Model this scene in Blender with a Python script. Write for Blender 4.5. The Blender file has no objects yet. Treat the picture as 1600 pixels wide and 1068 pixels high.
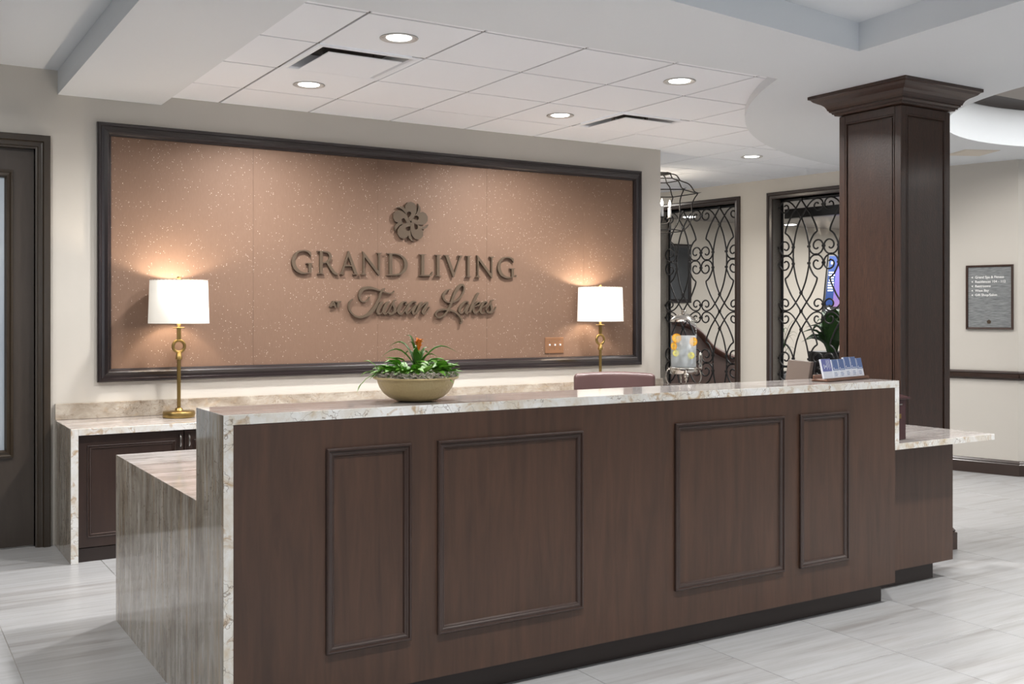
import bpy, bmesh, math, random
from mathutils import Vector, Matrix
random.seed(7)
PI = math.pi
C = bpy.context.scene.collection
D = bpy.data
sc = bpy.context.scene

# ------------------------------------------------------------------ camera, world, light, exposure
CAM_H = 1.388
YAW = math.radians(31.76)
cam = D.objects.new('camera', D.cameras.new('camera')); C.objects.link(cam)
cam.location = (0, 0, CAM_H); cam.rotation_euler = (PI/2, 0, -YAW)
cam.data.sensor_width = 36; cam.data.lens = 36*1625/1600.0; cam.data.shift_y = -44/1600.0
cam.data.clip_start = 0.05
sc.camera = cam
w = D.worlds.new('world'); sc.world = w; w.use_nodes = True
w.node_tree.nodes['Background'].inputs[0].default_value = (0.86, 0.93, 1.0, 1)
w.node_tree.nodes['Background'].inputs[1].default_value = 1.5
sc.view_settings.view_transform = 'Standard'; sc.view_settings.look = 'None'
sc.view_settings.gamma = 1; sc.view_settings.use_curve_mapping = False
sc.view_settings.exposure = 0.36
sc.cycles.max_bounces = 8; sc.cycles.diffuse_bounces = 4; sc.cycles.glossy_bounces = 4
sc.cycles.transmission_bounces = 6; sc.cycles.sample_clamp_indirect = 4
sc.cycles.caustics_reflective = False; sc.cycles.caustics_refractive = False

def area(name, loc, size, power, color=(1, 0.96, 0.9), rot=(0, 0, 0), spread=180, shape='DISK', size_y=None):
    l = D.lights.new(name, 'AREA'); l.energy = power; l.color = color; l.size = size; l.shape = shape
    if size_y: l.size_y = size_y
    l.spread = math.radians(spread)
    o = D.objects.new(name, l); o.location = loc; o.rotation_euler = rot; C.objects.link(o)
    return o
def point(name, loc, power, color, r=0.03):
    l = D.lights.new(name, 'POINT'); l.energy = power; l.color = color; l.shadow_soft_size = r
    o = D.objects.new(name, l); o.location = loc; C.objects.link(o); return o
DOWN_VISIBLE = 33.0     # W per recessed light over the desk
DOWN_FRONT = 18.0       # W per added, unseen fill light over the lobby side
TX0, TDX, TY0, TDY = 1.942, 0.608, 4.385, 0.622
LIGHTS = [(2.246, 4.696), (4.07, 4.696), (2.246, 5.94), (4.07, 5.94), (6.56, 6.62)]
for x, y in LIGHTS:
    area('downlight_or_fill', (x, y, 2.742), 0.13, DOWN_VISIBLE, (1, 0.975, 0.95), spread=150)
for x, y, z in [(-1.2, 2.6, 2.84), (-0.9, 5.0, 2.84), (0.3, 5.5, 2.84), (5.2, -0.4, 2.70), (1.6, -1.4, 2.70), (9.2, 3.4, 2.70)]:  # added fill lights out of view, brighten desk front, floor and right wall
    area('downlight_or_fill', (x, y, z-0.01), 0.16, DOWN_FRONT, (1, 0.97, 0.93), spread=160)
for x, y, z in [(1.55, 2.2, 2.69), (3.25, 2.2, 2.838), (4.9, 2.3, 2.69), (6.0, 1.6, 2.69)]:
    area('downlight_or_fill', (x, y, z-0.01), 0.14, 17, (1, 0.98, 0.95), spread=88)
area('downlight_or_fill', (8.35, 1.5, 2.68), 0.18, 22, (1, 0.97, 0.94), spread=170)
area('coffer_light', (7.36, 3.19, 3.04), 1.4, 52, (1, 0.97, 0.92))
area('cove_light', (7.36, 3.19, 3.08), 1.8, 26, (1, 0.98, 0.95), rot=(PI, 0, 0))
for x, y, p in ((9.2, 3.6, 26), (7.5, 1.0, 20), (6.6, 4.95, 9)): area('downlight_or_fill', (x, y, 2.69), 0.14, p, (1, 0.97, 0.93), spread=150)  # added fill without fixtures, lifts the floor and wall at right
area('downlight_or_fill', (7.5, 5.05, 2.69), 0.14, 7, (1, 0.97, 0.93), spread=150)  # added wash for the right wall, no fixture here
area('lounge_light', (10.5, 8.6, 2.70), 1.6, 75, (1, 0.97, 0.93))
area('lounge_light', (13.2, 9.8, 2.70), 1.6, 75, (1, 0.97, 0.93))
area('corridor_light', (6.9, 9.6, 2.70), 0.5, 22, (1, 0.95, 0.88))

# ------------------------------------------------------------------ materials
def srgb(r, g, b):
    f = lambda c: (c/255/12.92) if c/255 <= 0.04045 else ((c/255+0.055)/1.055)**2.4
    return (f(r), f(g), f(b), 1)
class Mt:
    def __init__(s, name, col=None, rough=0.5, metal=0.0, coat=0.0, spec=0.5):
        s.m = D.materials.new(name); s.m.use_nodes = True; s.t = s.m.node_tree
        s.n = s.t.nodes; s.b = s.n['Principled BSDF']
        if col: s.b.inputs['Base Color'].default_value = col
        s.b.inputs['Roughness'].default_value = rough; s.b.inputs['Metallic'].default_value = metal
        s.b.inputs['Coat Weight'].default_value = coat; s.b.inputs['Coat Roughness'].default_value = 0.12
        s.b.inputs['Specular IOR Level'].default_value = spec
    def link(s, a, b): s.t.links.new(a, b)
    def coords(s, scale=(1, 1, 1), rot=(0, 0, 0), per_object=False):
        g = s.n.new('ShaderNodeNewGeometry'); mp = s.n.new('ShaderNodeMapping')
        mp.inputs['Scale'].default_value = scale; mp.inputs['Rotation'].default_value = rot
        s.link(g.outputs['Position'], mp.inputs['Vector'])
        if per_object:
            oi = s.n.new('ShaderNodeObjectInfo'); mul = s.n.new('ShaderNodeVectorMath'); mul.operation = 'SCALE'
            mul.inputs[0].default_value = (37, 53, 19)
            s.link(oi.outputs['Random'], mul.inputs['Scale']); s.link(mul.outputs[0], mp.inputs['Location'])
        return mp.outputs[0]
    def noise(s, vec, scale, detail=4, rough=0.55, dist=0.0):
        n = s.n.new('ShaderNodeTexNoise'); n.inputs['Scale'].default_value = scale; n.inputs['Detail'].default_value = detail
        n.inputs['Roughness'].default_value = rough; n.inputs['Distortion'].default_value = dist
        s.link(vec, n.inputs['Vector']); return n.outputs['Fac']
    def ramp(s, fac, stops):
        r = s.n.new('ShaderNodeValToRGB'); e = r.color_ramp.elements
        while len(e) < len(stops): e.new(0.5)
        for el, (p, c) in zip(e, stops): el.position = p; el.color = c
        s.link(fac, r.inputs['Fac']); return r.outputs['Color']
    def mix(s, fac, a, b, mode='MIX'):
        m = s.n.new('ShaderNodeMix'); m.data_type = 'RGBA'; m.blend_type = mode
        for sock, v in ((m.inputs[0], fac), (m.inputs[6], a), (m.inputs[7], b)):
            if hasattr(v, 'is_linked'): s.link(v, sock)
            else: sock.default_value = v
        return m.outputs[2]
    def math(s, op, a, b=0.0):
        m = s.n.new('ShaderNodeMath'); m.operation = op
        for sock, v in ((m.inputs[0], a), (m.inputs[1], b)):
            if hasattr(v, 'is_linked'): s.link(v, sock)
            else: sock.default_value = v
        return m.outputs[0]
    def color(s, out): s.link(out, s.b.inputs['Base Color'])
    def bump(s, h, strength=0.1, dist=0.01):
        b = s.n.new('ShaderNodeBump'); b.inputs['Strength'].default_value = strength; b.inputs['Distance'].default_value = dist
        s.link(h, b.inputs['Height']); s.link(b.outputs[0], s.b.inputs['Normal'])
    def emit(s, col, st): s.b.inputs['Emission Color'].default_value = col; s.b.inputs['Emission Strength'].default_value = st
def K(v): return (v, v, v, 1)

def wall_mat(name, col):
    m = Mt(name, col, 0.6, spec=0.3); v = m.coords()
    m.bump(m.noise(v, 260, 3), 0.05, 0.002)
    return m.m
M = {}
M['wall'] = wall_mat('cream_wall_paint', srgb(198, 193, 185))
M['wall_far'] = wall_mat('cream_corridor_paint', srgb(216, 208, 196))
M['gypsum'] = wall_mat('white_ceiling_paint', srgb(224, 228, 232))
def tile_mat():
    m = Mt('acoustic_tile', None, 0.9, spec=0.2); v = m.coords()
    n = m.noise(v, 420, 2); m.color(m.mix(n, srgb(240, 243, 249), srgb(246, 248, 252))); m.bump(n, 0.15, 0.002); return m.m
M['ctile'] = tile_mat()
M['cgrid'] = Mt('ceiling_grid_metal', srgb(150, 145, 141), 0.5).m

def wood(name, c1, c2, rough=0.38, coat=0.2, axis='z', bump=0.08, peel=False, fine=0.35):
    m = Mt(name, None, rough, coat=coat); m.b.inputs['Coat Roughness'].default_value = 0.18
    sc_ = {'z': (9, 9, 0.8), 'x': (0.8, 9, 9), 'y': (9, 0.8, 9)}[axis]
    v = m.coords(sc_)
    k_ = fine; n = m.noise(v, 3.0, 6, 0.6, 0.6); fine = m.noise(v, 26, 3)
    big = m.noise(m.coords((1, 1, 1)), 2.0, 2)
    c = m.ramp(n, [(0.22, c1), (0.82, c2)])
    c = m.mix(m.math('MULTIPLY', fine, k_), c, c1)
    c = m.mix(m.math('MULTIPLY', big, 0.25), c, c2)
    m.color(c)
    if peel:
        pores = m.noise(m.coords((55, 55, 2.5)), 5, 3, 0.7)
        m.color(m.mix(m.ramp(pores, [(0.44, K(0)), (0.6, K(0.6))]), c, tuple(q*0.5 for q in c1[:3])+(1,)))
        m.bump(m.noise(m.coords((1, 1, 0.55)), 130, 3), 0.5, 0.0015)
    else: m.bump(fine, bump, 0.001)
    return m.m
M['desk'] = wood('dark_stained_maple', srgb(52, 37, 29), srgb(88, 62, 48), 0.4, 0.05, fine=0.25)
M['desk_trim'] = wood('dark_stained_moulding', srgb(52, 38, 33), srgb(62, 46, 40), 0.3, 0.25, fine=0.1)
M['kick'] = wood('dark_kick_board', srgb(40, 31, 28), srgb(50, 39, 35), 0.5, 0.0, 'x')
M['cab'] = wood('espresso_cabinet_wood', srgb(44, 32, 28), srgb(66, 48, 41), 0.4, 0.1)
M['column'] = wood('lacquered_walnut', srgb(46, 29, 21), srgb(78, 51, 38), 0.36, 0.15, peel=True, fine=0.6)
M['frame'] = wood('ebony_frame_lacquer', srgb(32, 24, 25), srgb(36, 28, 29), 0.3, 0.25, 'x', fine=0.1)
M['door'] = wood('dark_taupe_door_wood', srgb(48, 40, 33), srgb(66, 56, 48), 0.42, 0.03)
M['casing'] = wood('dark_olive_casing', srgb(42, 34, 25), srgb(58, 47, 35), 0.35, 0.1)
M['darktrim'] = wood('dark_walnut_trim', srgb(42, 28, 22), srgb(54, 37, 29), 0.3, 0.25, 'y', fine=0.15)

def floor_mat():
    m = Mt('vein_cut_porcelain', None, 0.3, spec=0.45)
    v = m.coords((0.55, 9, 1), per_object=True)
    n = m.noise(v, 1.6, 7, 0.62, 0.35)
    v2 = m.coords((1.2, 26, 1), per_object=True); n2 = m.noise(v2, 1.6, 5, 0.6, 0.2)
    c = m.ramp(n, [(0.30, srgb(132, 130, 129)), (0.42, srgb(154, 154, 155)), (0.58, srgb(166, 167, 169)), (0.72, srgb(152, 150, 149))])
    c = m.mix(m.math('MULTIPLY', m.math('SUBTRACT', n2, 0.42), 0.9), c, srgb(146, 142, 138))
    m.color(c)
    r = m.n.new('ShaderNodeMapRange'); r.inputs['To Min'].default_value = 0.22; r.inputs['To Max'].default_value = 0.42
    m.link(n2, r.inputs['Value']); m.link(r.outputs[0], m.b.inputs['Roughness'])
    return m.m
M['floor'] = floor_mat()
M['grout'] = Mt('grey_grout', srgb(150, 146, 140), 0.9).m

def stone(name, stretch, pal, gold=0.5, rough=0.07, crack=True, seed=0.0, fine_amt=0.6):
    """quartzite; stretch = scale vector, small along the streak direction"""
    m = Mt(name, None, rough, spec=0.55)
    v = m.coords(stretch)
    n = m.noise(v, 1.7, 9, 0.66, 0.7)
    f = m.noise(v, 7.0, 6, 0.65, 0.4)
    c = m.ramp(n, [(0.22, pal[0]), (0.42, pal[1]), (0.55, pal[2]), (0.68, pal[3]), (0.8, pal[1])])
    c = m.mix(m.math('MULTIPLY', m.math('GREATER_THAN', f, 0.62), fine_amt), c, pal[0])
    c = m.mix(m.math('MULTIPLY', m.math('LESS_THAN', f, 0.36), fine_amt*0.6), c, pal[3])
    mott = m.noise(m.coords(tuple(2.2 if q > 2 else q*1.6 for q in stretch)), 2.0, 7, 0.7, 1.0)
    c = m.mix(m.ramp(mott, [(0.5, K(0)), (0.66, K(0.5))]), c, pal[0]); c = m.mix(m.ramp(mott, [(0.34, K(0.45)), (0.46, K(0))]), c, pal[3])
    if gold:
        g = m.noise(v, 2.6, 5, 0.6, 1.2)
        gg = m.ramp(g, [(0.54, K(0)), (0.66, K(gold))])
        c = m.mix(gg, c, srgb(176, 142, 96))
    if crack:
        vo = m.n.new('ShaderNodeTexVoronoi'); vo.feature = 'DISTANCE_TO_EDGE'; vo.inputs['Scale'].default_value = 9
        nd = m.n.new('ShaderNodeTexNoise'); nd.inputs['Scale'].default_value = 6; nd.inputs['Detail'].default_value = 4
        vv = m.coords(tuple(0.35+0.65*min(1, s_/3) for s_ in stretch)); m.link(vv, nd.inputs['Vector'])
        mixv = m.n.new('ShaderNodeMix'); mixv.data_type = 'RGBA'; mixv.blend_type = 'ADD'; mixv.inputs[0].default_value = 0.5
        m.link(vv, mixv.inputs[6]); m.link(nd.outputs['Color'], mixv.inputs[7]); m.link(mixv.outputs[2], vo.inputs['Vector'])
        e = m.math('LESS_THAN', vo.outputs['Distance'], 0.012)
        mask = m.math('MULTIPLY', e, m.math('GREATER_THAN', m.noise(vv, 2.2, 3), 0.46))
        c = m.mix(m.math('MULTIPLY', mask, 0.6), c, srgb(112, 96, 80))
    m.color(c)
    return m.m
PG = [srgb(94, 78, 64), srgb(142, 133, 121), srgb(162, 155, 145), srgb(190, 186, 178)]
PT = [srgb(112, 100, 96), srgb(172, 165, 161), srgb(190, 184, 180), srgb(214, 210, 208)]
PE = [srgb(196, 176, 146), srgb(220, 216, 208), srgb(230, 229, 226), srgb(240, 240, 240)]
PB = [srgb(112, 96, 80), srgb(156, 146, 133), srgb(170, 161, 149), srgb(190, 182, 171)]
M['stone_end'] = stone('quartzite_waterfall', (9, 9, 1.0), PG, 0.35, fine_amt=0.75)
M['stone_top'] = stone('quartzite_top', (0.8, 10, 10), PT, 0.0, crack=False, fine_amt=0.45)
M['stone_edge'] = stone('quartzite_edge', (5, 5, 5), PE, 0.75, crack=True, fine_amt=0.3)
M['stone_splash'] = stone('quartzite_backsplash', (3.2, 5, 6), PB, 0.2, crack=True, fine_amt=0.4)

def wallpaper():
    m = Mt('bead_wallcovering', None, 0.55, metal=0.25, spec=0.4)
    v = m.coords((1, 1, 1))
    weave = m.noise(m.coords((60, 60, 6)), 6, 4)
    c = m.mix(weave, srgb(113, 88, 72), srgb(130, 105, 89))
    vo = m.n.new('ShaderNodeTexVoronoi'); vo.inputs['Scale'].default_value = 150; vo.inputs['Randomness'].default_value = 1
    m.link(m.coords((1, 0.0, 0.75)), vo.inputs['Vector']); vo.voronoi_dimensions = '3D'
    sep = m.n.new('ShaderNodeSeparateColor'); m.link(vo.outputs['Color'], sep.inputs[0])
    clump = m.noise(m.coords((2.6, 0.01, 0.9)), 2.4, 6, 0.7)
    thr = m.n.new('ShaderNodeMapRange'); thr.inputs['From Min'].default_value = 0.35; thr.inputs['From Max'].default_value = 0.72
    thr.inputs['To Min'].default_value = 0.0; thr.inputs['To Max'].default_value = 0.6; m.link(clump, thr.inputs['Value'])
    pick = m.math('LESS_THAN', sep.outputs[0], thr.outputs[0])
    size = m.math('MULTIPLY', m.math('POWER', sep.outputs[1], 1.5), 0.25)
    dot = m.math('LESS_THAN', vo.outputs['Distance'], size)
    mask = m.math('MULTIPLY', pick, dot)
    m.color(m.mix(m.math('MULTIPLY', mask, m.math('ADD', m.math('MULTIPLY', sep.outputs[2], 0.65), 0.35)), c, srgb(255, 244, 232)))  # pale beads; random brightness paints their sparkle into the colour
    mr = m.n.new('ShaderNodeMapRange'); mr.inputs['To Min'].default_value = 0.55; mr.inputs['To Max'].default_value = 0.3
    m.link(mask, mr.inputs['Value']); m.link(mr.outputs[0], m.b.inputs['Roughness'])
    m.bump(m.math('ADD', weave, mask), 0.12, 0.001)
    return m.m
M['paper'] = wallpaper()
M['brass'] = Mt('antique_brass', srgb(152, 128, 80), 0.36, 1.0).m
M['chrome'] = Mt('polished_silver', srgb(205, 200, 194), 0.12, 1.0).m
M['nickel'] = Mt('brushed_nickel', srgb(170, 166, 162), 0.25, 1.0).m
M['copper'] = Mt('copper_plate', srgb(196, 146, 112), 0.3, 0.8).m
M['iron'] = Mt('black_wrought_iron', srgb(30, 27, 26), 0.45, 0.2).m
M['bronze'] = Mt('bronze_sign_metal', srgb(84, 71, 58), 0.5, 0.1, spec=0.3).m
M['bronze_side'] = M['bronze']
M['black'] = Mt('black_plastic', srgb(24, 24, 26), 0.4).m
M['dark_void'] = Mt('dark_duct_interior', srgb(40, 36, 34), 0.7).m
M['white'] = Mt('white_enamel', srgb(228, 228, 228), 0.35).m
M['ring'] = Mt('satin_light_trim', srgb(196, 194, 192), 0.3, 0.2).m
m = Mt('glowing_downlight', K(1), 0.5); m.emit((1, 0.98, 0.94, 1), 9.0); M['lamp_on'] = m.m
m = Mt('candle_flame_bulb', K(1), 0.5); m.emit((1, 0.92, 0.82, 1), 7.0); M['flame'] = m.m
m = Mt('lit_linen_shade', srgb(236, 231, 222), 0.9, spec=0.1)
m.bump(m.noise(m.coords((90, 90, 90)), 8, 2), 0.08, 0.001); m.emit((1.0, 0.94, 0.84, 1), 0.14); M['shade'] = m.m
def leather(name, c1, c2, rough=0.38):
    m = Mt(name, None, rough, spec=0.5); v = m.coords()
    m.color(m.mix(m.noise(v, 8, 4), c1, c2)); m.bump(m.noise(v, 240, 3), 0.12, 0.001); return m.m
M['leather'] = leather('mauve_brown_leather', srgb(76, 53, 51), srgb(92, 67, 65))
M['leather_red'] = leather('chestnut_leather', srgb(84, 54, 44), srgb(112, 74, 62))
M['leather_taupe'] = leather('taupe_leather', srgb(112, 94, 88), srgb(134, 114, 107))
M['maroon'] = leather('maroon_lacquer', srgb(60, 34, 36), srgb(72, 44, 46), 0.3)
def gold_bowl():
    m = Mt('hammered_gold', srgb(186, 166, 122), 0.42, 0.35)
    vo = m.n.new('ShaderNodeTexVoronoi'); vo.inputs['Scale'].default_value = 95; m.link(m.coords(), vo.inputs['Vector'])
    m.bump(vo.outputs['Distance'], 0.5, 0.003); return m.m
M['gold'] = gold_bowl()
def leaf(name, a, b, rough=0.5):
    m = Mt(name, None, rough, spec=0.25); m.color(m.mix(m.noise(m.coords(per_object=True), 30, 3), a, b))
    m.b.inputs['Subsurface Weight'].default_value = 0.0
    return m.m
M['leaf'] = leaf('pothos_green', srgb(88, 146, 44), srgb(140, 196, 76))
M['leaf_dark'] = leaf('bromeliad_green', srgb(56, 98, 38), srgb(104, 148, 60))
M['leaf_deep'] = leaf('deep_green_leaf', srgb(34, 66, 30), srgb(66, 108, 48))
M['flower'] = leaf('orange_bract', srgb(250, 140, 40), srgb(255, 176, 84))
M['moss'] = Mt('grey_spanish_moss', srgb(198, 188, 176), 0.9).m
M['soil'] = Mt('dark_soil', srgb(60, 48, 38), 0.95).m
m = Mt('clear_glass', K(1), 0.02); m.b.inputs['Transmission Weight'].default_value = 1.0; m.b.inputs['IOR'].default_value = 1.45; M['glass'] = m.m
def pane_mat(name, tint, refl_rough=0.02, white=0.0):
    m = D.materials.new(name); m.use_nodes = True; n = m.node_tree.nodes; n.clear(); L = m.node_tree.links
    o = n.new('ShaderNodeOutputMaterial'); t = n.new('ShaderNodeBsdfTransparent'); t.inputs[0].default_value = tint
    g = n.new('ShaderNodeBsdfGlossy'); g.inputs['Roughness'].default_value = refl_rough
    lw = n.new('ShaderNodeLayerWeight'); pw = n.new('ShaderNodeMath'); pw.operation = 'POWER'; pw.inputs[1].default_value = 4.0
    f = n.new('ShaderNodeMapRange'); f.inputs['To Min'].default_value = 0.004; f.inputs['To Max'].default_value = 0.2; mx = n.new('ShaderNodeMixShader')
    L.new(lw.outputs['Facing'], pw.inputs[0]); L.new(pw.outputs[0], f.inputs['Value']); L.new(f.outputs[0], mx.inputs[0]); L.new(t.outputs[0], mx.inputs[1]); L.new(g.outputs[0], mx.inputs[2]); L.new(mx.outputs[0], o.inputs[0])
    return m
M['pane'] = pane_mat('window_pane', (0.96, 0.97, 0.98, 1))
M['acrylic'] = pane_mat('clear_acrylic', (0.93, 0.94, 0.95, 1), 0.03)
def haze_mat(name, tint, amount, col):
    m = pane_mat(name, tint, 0.1); n = m.node_tree.nodes; L = m.node_tree.links
    o = [x for x in n if x.type == 'OUTPUT_MATERIAL'][0]; src = o.inputs[0].links[0].from_socket
    d_ = n.new('ShaderNodeBsdfTranslucent'); d_.inputs[0].default_value = col; d2 = n.new('ShaderNodeBsdfDiffuse'); d2.inputs[0].default_value = col
    a = n.new('ShaderNodeAddShader'); L.new(d_.outputs[0], a.inputs[0]); L.new(d2.outputs[0], a.inputs[1])
    x = n.new('ShaderNodeMixShader'); x.inputs[0].default_value = amount
    L.new(src, x.inputs[1]); L.new(a.outputs[0], x.inputs[2]); L.new(x.outputs[0], o.inputs[0]); return m
M['water'] = haze_mat('iced_water', (0.95, 0.96, 0.97, 1), 0.2, (0.86, 0.87, 0.86, 1))
m = Mt('frosted_glass', srgb(176, 186, 196), 0.35); m.color(m.mix(m.noise(m.coords(), 3, 5), srgb(150, 162, 176), srgb(200, 208, 214))); M['frost'] = m.m
M['orange'] = Mt('orange_peel', srgb(245, 165, 20), 0.5).m
M['orange_in'] = Mt('orange_flesh', srgb(252, 196, 70), 0.4).m
M['lemon'] = Mt('lemon_peel', srgb(226, 214, 80), 0.5).m
M['lemon_in'] = Mt('lemon_flesh', srgb(236, 230, 140), 0.4).m
M['ice'] = haze_mat('ice', (0.93, 0.95, 0.96, 1), 0.22, (0.92, 0.93, 0.93, 1))
M['card_blue'] = Mt('blue_card_print', srgb(84, 110, 164), 0.45).m
M['card_violet'] = Mt('violet_card_print', srgb(106, 112, 176), 0.45).m
M['card_white'] = Mt('white_card', srgb(232, 236, 246), 0.5).m
M['walnut'] = wood('walnut_card_tray', srgb(92, 60, 44), srgb(134, 94, 70), 0.4, 0.1, 'x')
def sign_mat():
    m = Mt('brushed_silver_sign', None, 0.4, 0.35)
    n = m.noise(m.coords((14, 14, 130)), 1.2, 5, 0.6); m.color(m.ramp(n, [(0.3, srgb(108, 112, 114)), (0.7, srgb(160, 163, 164))])); return m.m
M['sign'] = sign_mat()
M['taupe_plastic'] = Mt('taupe_plastic', srgb(104, 92, 84), 0.5).m
m = Mt('blue_screen', srgb(10, 40, 90), 0.5, spec=0.2); m.emit(srgb(14, 62, 130), 0.55); M['scr_blue'] = m.m
m = Mt('violet_screen', srgb(60, 50, 100), 0.5, spec=0.2)
g = m.n.new('ShaderNodeNewGeometry'); sp = m.n.new('ShaderNodeSeparateXYZ'); m.link(g.outputs['Position'], sp.inputs[0])
mr = m.n.new('ShaderNodeMapRange'); mr.inputs['From Min'].default_value = 1.35; mr.inputs['From Max'].default_value = 2.1; m.link(sp.outputs['Z'], mr.inputs['Value'])
cc = m.ramp(mr.outputs[0], [(0.0, srgb(230, 170, 170)), (0.4, srgb(160, 130, 220)), (1.0, srgb(110, 120, 240))])
m.link(cc, m.b.inputs['Emission Color']); m.b.inputs['Emission Strength'].default_value = 0.55; M['scr_violet'] = m.m
m = Mt('white_screen_text', K(0.9), 0.4); m.emit(K(1), 0.55); M['scr_white'] = m.m
M['mirror'] = Mt('dark_mirror_glass', srgb(120, 122, 126), 0.08, 0.9).m
M['text_white'] = Mt('white_vinyl_lettering', srgb(240, 240, 238), 0.5).m

# ------------------------------------------------------------------ mesh helpers
class B:
    """collects shapes into one mesh"""
    def __init__(s): s.v = []; s.f = []; s.sm = []; s.mi = []; s.cur = 0
    def add(s, vs, fs, smooth=False):
        o = len(s.v); s.v += [tuple(p) for p in vs]
        for f in fs: s.f.append(tuple(i+o for i in f)); s.sm.append(smooth); s.mi.append(s.cur)
        return s
    def box(s, x0, x1, y0, y1, z0, z1, mtx=None):
        vs = [(x, y, z) for z in (z0, z1) for y in (y0, y1) for x in (x0, x1)]
        if mtx: vs = [mtx @ Vector(p) for p in vs]
        return s.add(vs, [(0, 2, 3, 1), (4, 5, 7, 6), (0, 1, 5, 4), (2, 6, 7, 3), (0, 4, 6, 2), (1, 3, 7, 5)])
    def bbox(s, x0, x1, y0, y1, z0, z1, r=0.003, mtx=None, seg=1):
        bm = bmesh.new(); bmesh.ops.create_cube(bm, size=1)
        bmesh.ops.scale(bm, vec=(x1-x0, y1-y0, z1-z0), verts=bm.verts)
        bmesh.ops.translate(bm, vec=((x0+x1)/2, (y0+y1)/2, (z0+z1)/2), verts=bm.verts)
        bmesh.ops.bevel(bm, geom=bm.edges[:], offset=r, segments=seg, affect='EDGES', profile=0.6)
        if mtx: bmesh.ops.transform(bm, matrix=mtx, verts=bm.verts)
        return s.bm(bm, seg > 1)
    def bm(s, bm, smooth=False):
        bm.verts.index_update(); s.add([v.co[:] for v in bm.verts], [[v.index for v in f.verts] for f in bm.faces], smooth); bm.free(); return s
    def lathe(s, prof, n=32, c=(0, 0, 0), smooth=True, a0=0, a1=2*PI, mtx=None):
        full = abs(a1-a0-2*PI) < 1e-6; m_ = n if full else n+1; vs = []
        for i in range(m_):
            a = a0+(a1-a0)*i/n
            for r, z in prof:
                p = Vector((r*math.cos(a), r*math.sin(a), z))
                if mtx: p = mtx @ p
                vs.append((p[0]+c[0], p[1]+c[1], p[2]+c[2]))
        k = len(prof); fs = []
        for i in range(n):
            j = (i+1) % m_
            for q in range(k-1): fs.append((i*k+q, j*k+q, j*k+q+1, i*k+q+1))
        return s.add(vs, fs, smooth)
    def tube(s, pts, r, n=8, caps=True, flat=1.0):
        pts = [Vector(p) for p in pts]; k = len(pts)
        rs = r if isinstance(r, (list, tuple)) else [r]*k
        vs = []; t0 = (pts[1]-pts[0]).normalized()
        up = Vector((0, 0, 1)) if abs(t0.z) < 0.9 else Vector((1, 0, 0)); nrm = t0.cross(up).normalized()
        for i, p in enumerate(pts):
            t = (pts[min(i+1, k-1)]-pts[max(i-1, 0)]).normalized()
            nrm = (nrm-t*nrm.dot(t)).normalized(); bi = t.cross(nrm)
            for q in range(n):
                a = 2*PI*q/n; vs.append(p+nrm*math.cos(a)*rs[i]+bi*math.sin(a)*rs[i]*flat)
        fs = [(i*n+q, i*n+(q+1) % n, (i+1)*n+(q+1) % n, (i+1)*n+q) for i in range(k-1) for q in range(n)]
        if caps: fs += [tuple(range(n))[::-1], tuple((k-1)*n+q for q in range(n))]
        return s.add(vs, fs, n > 4)
    def prism(s, poly, d, to3):
        """poly in 2D, extruded by depth d; to3(u, v, w) maps to 3D"""
        bm = bmesh.new(); k = len(poly)
        a = [bm.verts.new(to3(p[0], p[1], 0)) for p in poly]; b = [bm.verts.new(to3(p[0], p[1], d)) for p in poly]
        fa = bm.faces.new(a); fb = bm.faces.new(b[::-1])
        for i in range(k): bm.faces.new((a[i], b[i], b[(i+1) % k], a[(i+1) % k]))
        bm.normal_update(); bmesh.ops.triangulate(bm, faces=[fa, fb], ngon_method='EAR_CLIP'); bmesh.ops.recalc_face_normals(bm, faces=bm.faces[:])
        return s.bm(bm)
    def frame(s, x0, x1, z0, z1, prof, to3):
        """mitred rectangular moulding; prof = [(inward offset, height out)], swept round the rectangle"""
        vs = []; k = len(prof)
        for (cx, cz, sx, sz) in ((x0, z0, 1, 1), (x1, z0, -1, 1), (x1, z1, -1, -1), (x0, z1, 1, -1)):
            for o, h_ in prof: vs.append(to3(cx+sx*o, cz+sz*o, h_))
        fs = [(c*k+q, c*k+q+1, ((c+1) % 4)*k+q+1, ((c+1) % 4)*k+q) for c in range(4) for q in range(k-1)]
        return s.add(vs, fs)
    def sphere(s, c, r, n=12, sz=(1, 1, 1)):
        bm = bmesh.new(); bmesh.ops.create_uvsphere(bm, u_segments=n, v_segments=max(6, n//2), radius=r)
        bmesh.ops.scale(bm, vec=sz, verts=bm.verts); bmesh.ops.translate(bm, vec=c, verts=bm.verts); return s.bm(bm, True)
    def mesh(s, name, mats, origin=(0, 0, 0)):
        me = D.meshes.new(name); ox, oy, oz = origin
        me.from_pydata([(x-ox, y-oy, z-oz) for x, y, z in s.v], [], s.f)
        if not isinstance(mats, (list, tuple)): mats = [mats]
        for m_ in mats: me.materials.append(m_)
        me.polygons.foreach_set('use_smooth', s.sm); me.polygons.foreach_set('material_index', s.mi)
        bm = bmesh.new(); bm.from_mesh(me); bmesh.ops.recalc_face_normals(bm, faces=bm.faces[:]); bm.to_mesh(me); bm.free()
        me.update(); return me
    def obj(s, name, mats, parent=None):
        """parts are modelled in world coordinates; their origin becomes the parent's origin"""
        org = (0, 0, 0)
        if parent is not None: org = wpos(parent)
        o = D.objects.new(name, s.mesh(name, mats, org)); C.objects.link(o); o.parent = parent; return o
def wpos(o):
    p = Vector(o.location)
    while o.parent: o = o.parent; p += Vector(o.location)
    return tuple(p)
def tag(o, label, cat, group=None):
    o['label'] = label; o['category'] = cat
    if group: o['group'] = group
    return o
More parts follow.
